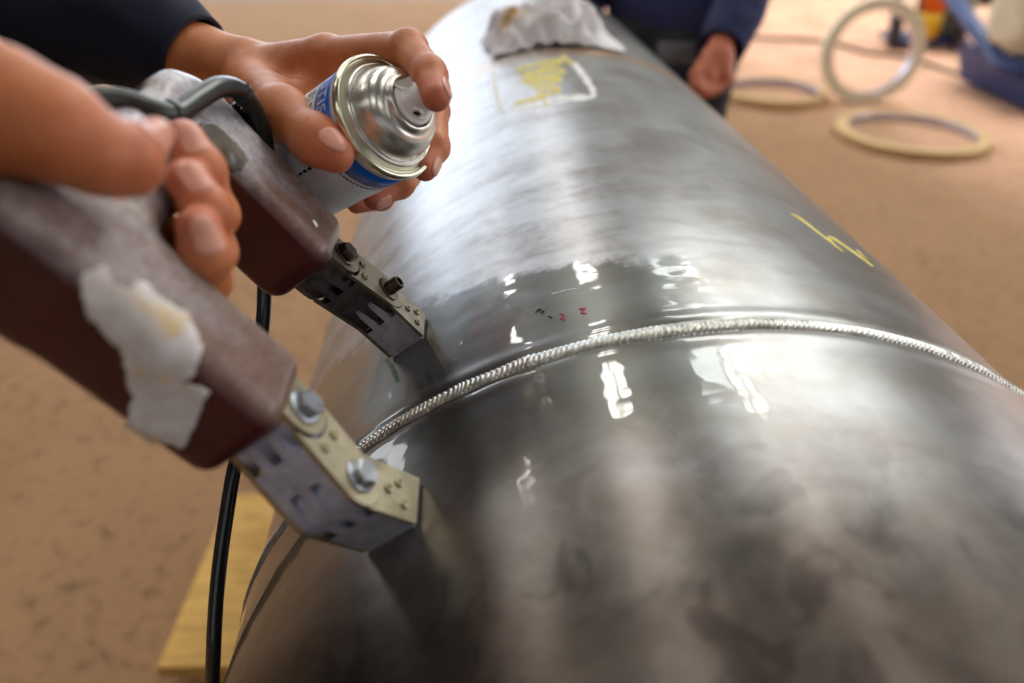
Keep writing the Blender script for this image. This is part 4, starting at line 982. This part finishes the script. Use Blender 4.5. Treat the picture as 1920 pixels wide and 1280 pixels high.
# cart far behind
BLU = simple('blue_paint', srgb(20, 52, 112), 0.45); YEL = simple('yellow_paint', srgb(240, 186, 20), 0.4); ORG = simple('orange_paint', srgb(240, 110, 20), 0.4)
GRY = simple('grey_enamel', srgb(150, 152, 140), 0.5); RUB = simple('rubber', srgb(44, 40, 42), 0.8); CREAM = simple('cream_sacking', srgb(206, 198, 176), 0.85, bump=0.5, bscale=12, bdist=0.03)
cb = floor_pt(1735, 88); cart = thing('gas_cart', cb, 'blue gas cart with a yellow and orange cylinder, behind the standing ring', 'cart')
kf = lambda x, y, z: cb + v3(x, y, z)
MB().box(kf, (-.30, -.12, .04), (.30, .28, .08), .01).build('deck', BLU, cart); 
for x in (-.2, .0): MB().tube([kf(x, .28, .12), kf(x, .33, .8), kf(x, .36, 1.05)], .022).build('rail', BLU, cart)
for x in (-.36, .10): MB().lathe(kf(x, -.02 if x < 0 else -.15, .17), v3(.9, -.35, 0), [(0, 0), (.05, 0), (.06, .01), (.14, .015), (.165, .03), (.165, .07), (.14, .085), (.06, .09), (0, .09)], 40).build('wheel', RUB, cart)
cyl = MB().lathe(kf(-.06, -.04, .08), v3(0, 0, 1), [(0, 0), (.085, .0), (.095, .02), (.095, .20), (0, .20)], 40).build('gas_cylinder', YEL, cart, label='yellow cylinder')
MB().lathe(kf(-.06, -.04, .28), v3(0, 0, 1), [(.095, 0), (.095, .32), (.08, .40), (.035, .45), (.03, .50), (0, .50)], 40).build('cylinder_shoulder', ORG, cyl, label='orange upper half')
mc = MB().box(kf, (.05, -.02, .08), (.32, .28, .50), .03, 3).build('welding_set', GRY, cart, label='grey welding set')
MB().lathe(kf(.17, -.015, .28), v3(0, -1, 0), [(0, 0), (.065, 0), (.07, .012), (.05, .018), (0, .018)], 32).build('fan_grille', RUB, mc)
# blue bin on the right
bb = floor_pt(2045, 215); bn = thing('blue_bin', bb, 'blue steel skip with sloping side and cream sacks at the right edge', 'bin')
bf = lambda x, y, z: bb + v3(x, y, z)
MB().prism(bf, [(-.40, .03), (-.50, .26), (1.0, .26), (1.0, .03)], -.05, .75, axis=1).build('tub', BLU, bn, smooth=False)
MB().tube([bf(-.47, .02, .24), P(1872, 118, 4.35), P(1830, 55, 4.6), P(1780, -12, 4.9)], .05, 12).build('tow_bar', BLU, bn, label='blue sloping bar')
for x in (0.0, .7): MB().lathe(bf(x, -.08, .1), v3(0, -1, 0), [(0, 0), (.09, 0), (.1, .01), (.1, .05), (0, .05)], 24).build('wheel', RUB, bn)
def sack(c, sx, sy, sz, seed):
    bm = bmesh.new(); bmesh.ops.create_icosphere(bm, subdivisions=4, radius=1)
    V = []
    for x in bm.verts:
        n_ = noise.noise(x.co * 1.6 + Vector((seed, 0, 0))) * .22 + noise.noise(x.co * 4 + Vector((0, seed, 0))) * .08
        p = x.co * (1 + n_); p = Vector([math.copysign(abs(q) ** .8, q) for q in p]); V.append(c + np.array([p.x * sx, p.y * sy, p.z * sz]))
    bm.verts.index_update(); Fc = [[q.index for q in f.verts] for f in bm.faces]; bm.free()
    return V, Fc
for i, (x, y, z, s_) in enumerate(((-.30, .34, .50, 1), (.30, .35, .50, 2))):
    V, Fc = sack(bf(x, y, z), .24, .26, .22, s_); o = ob('sack', V, Fc, CREAM)
    setp(o, ['cream sack on the left of the blue skip', 'cream sack on the right of the blue skip'][i], 'sack', 'cream sacks in the blue skip')
DKR = simple('oxide_steel', srgb(70, 34, 28), 0.6)
db = floor_pt(1880, 8); t = thing('steel_beam', db, 'dark red-brown steel beam lying on the floor at the top right', 'beam')
gf = lambda x, y, z: db + v3(x, y, z)
for z0, z1, y0, y1, nm in ((0, .03, -.12, .12, 'flange'), (.03, .25, -.015, .015, 'web'), (.25, .28, -.12, .12, 'flange')): MB().box(gf, (-.35, y0, z0), (1.8, y1, z1), .003).build(nm, DKR, t, smooth=False)
# hose on the floor
hp = [floor_pt(u, v, .015) for u, v in ((1380, 66), (1440, 72), (1500, 74), (1560, 80), (1620, 98), (1700, 108), (1800, 140), (1900, 170), (2000, 200))]
o = MB().tube(spline(hp, 10), .015, 12).build('hose', simple('hose_brown', srgb(92, 70, 52), 0.7)); setp(o, 'thin brown hose trailing across the floor behind the rings', 'hose')
hp = [floor_pt(u, v, .012) for u, v in ((1000, -140), (800, 20), (640, 52), (520, 52), (380, 40), (200, 20))]
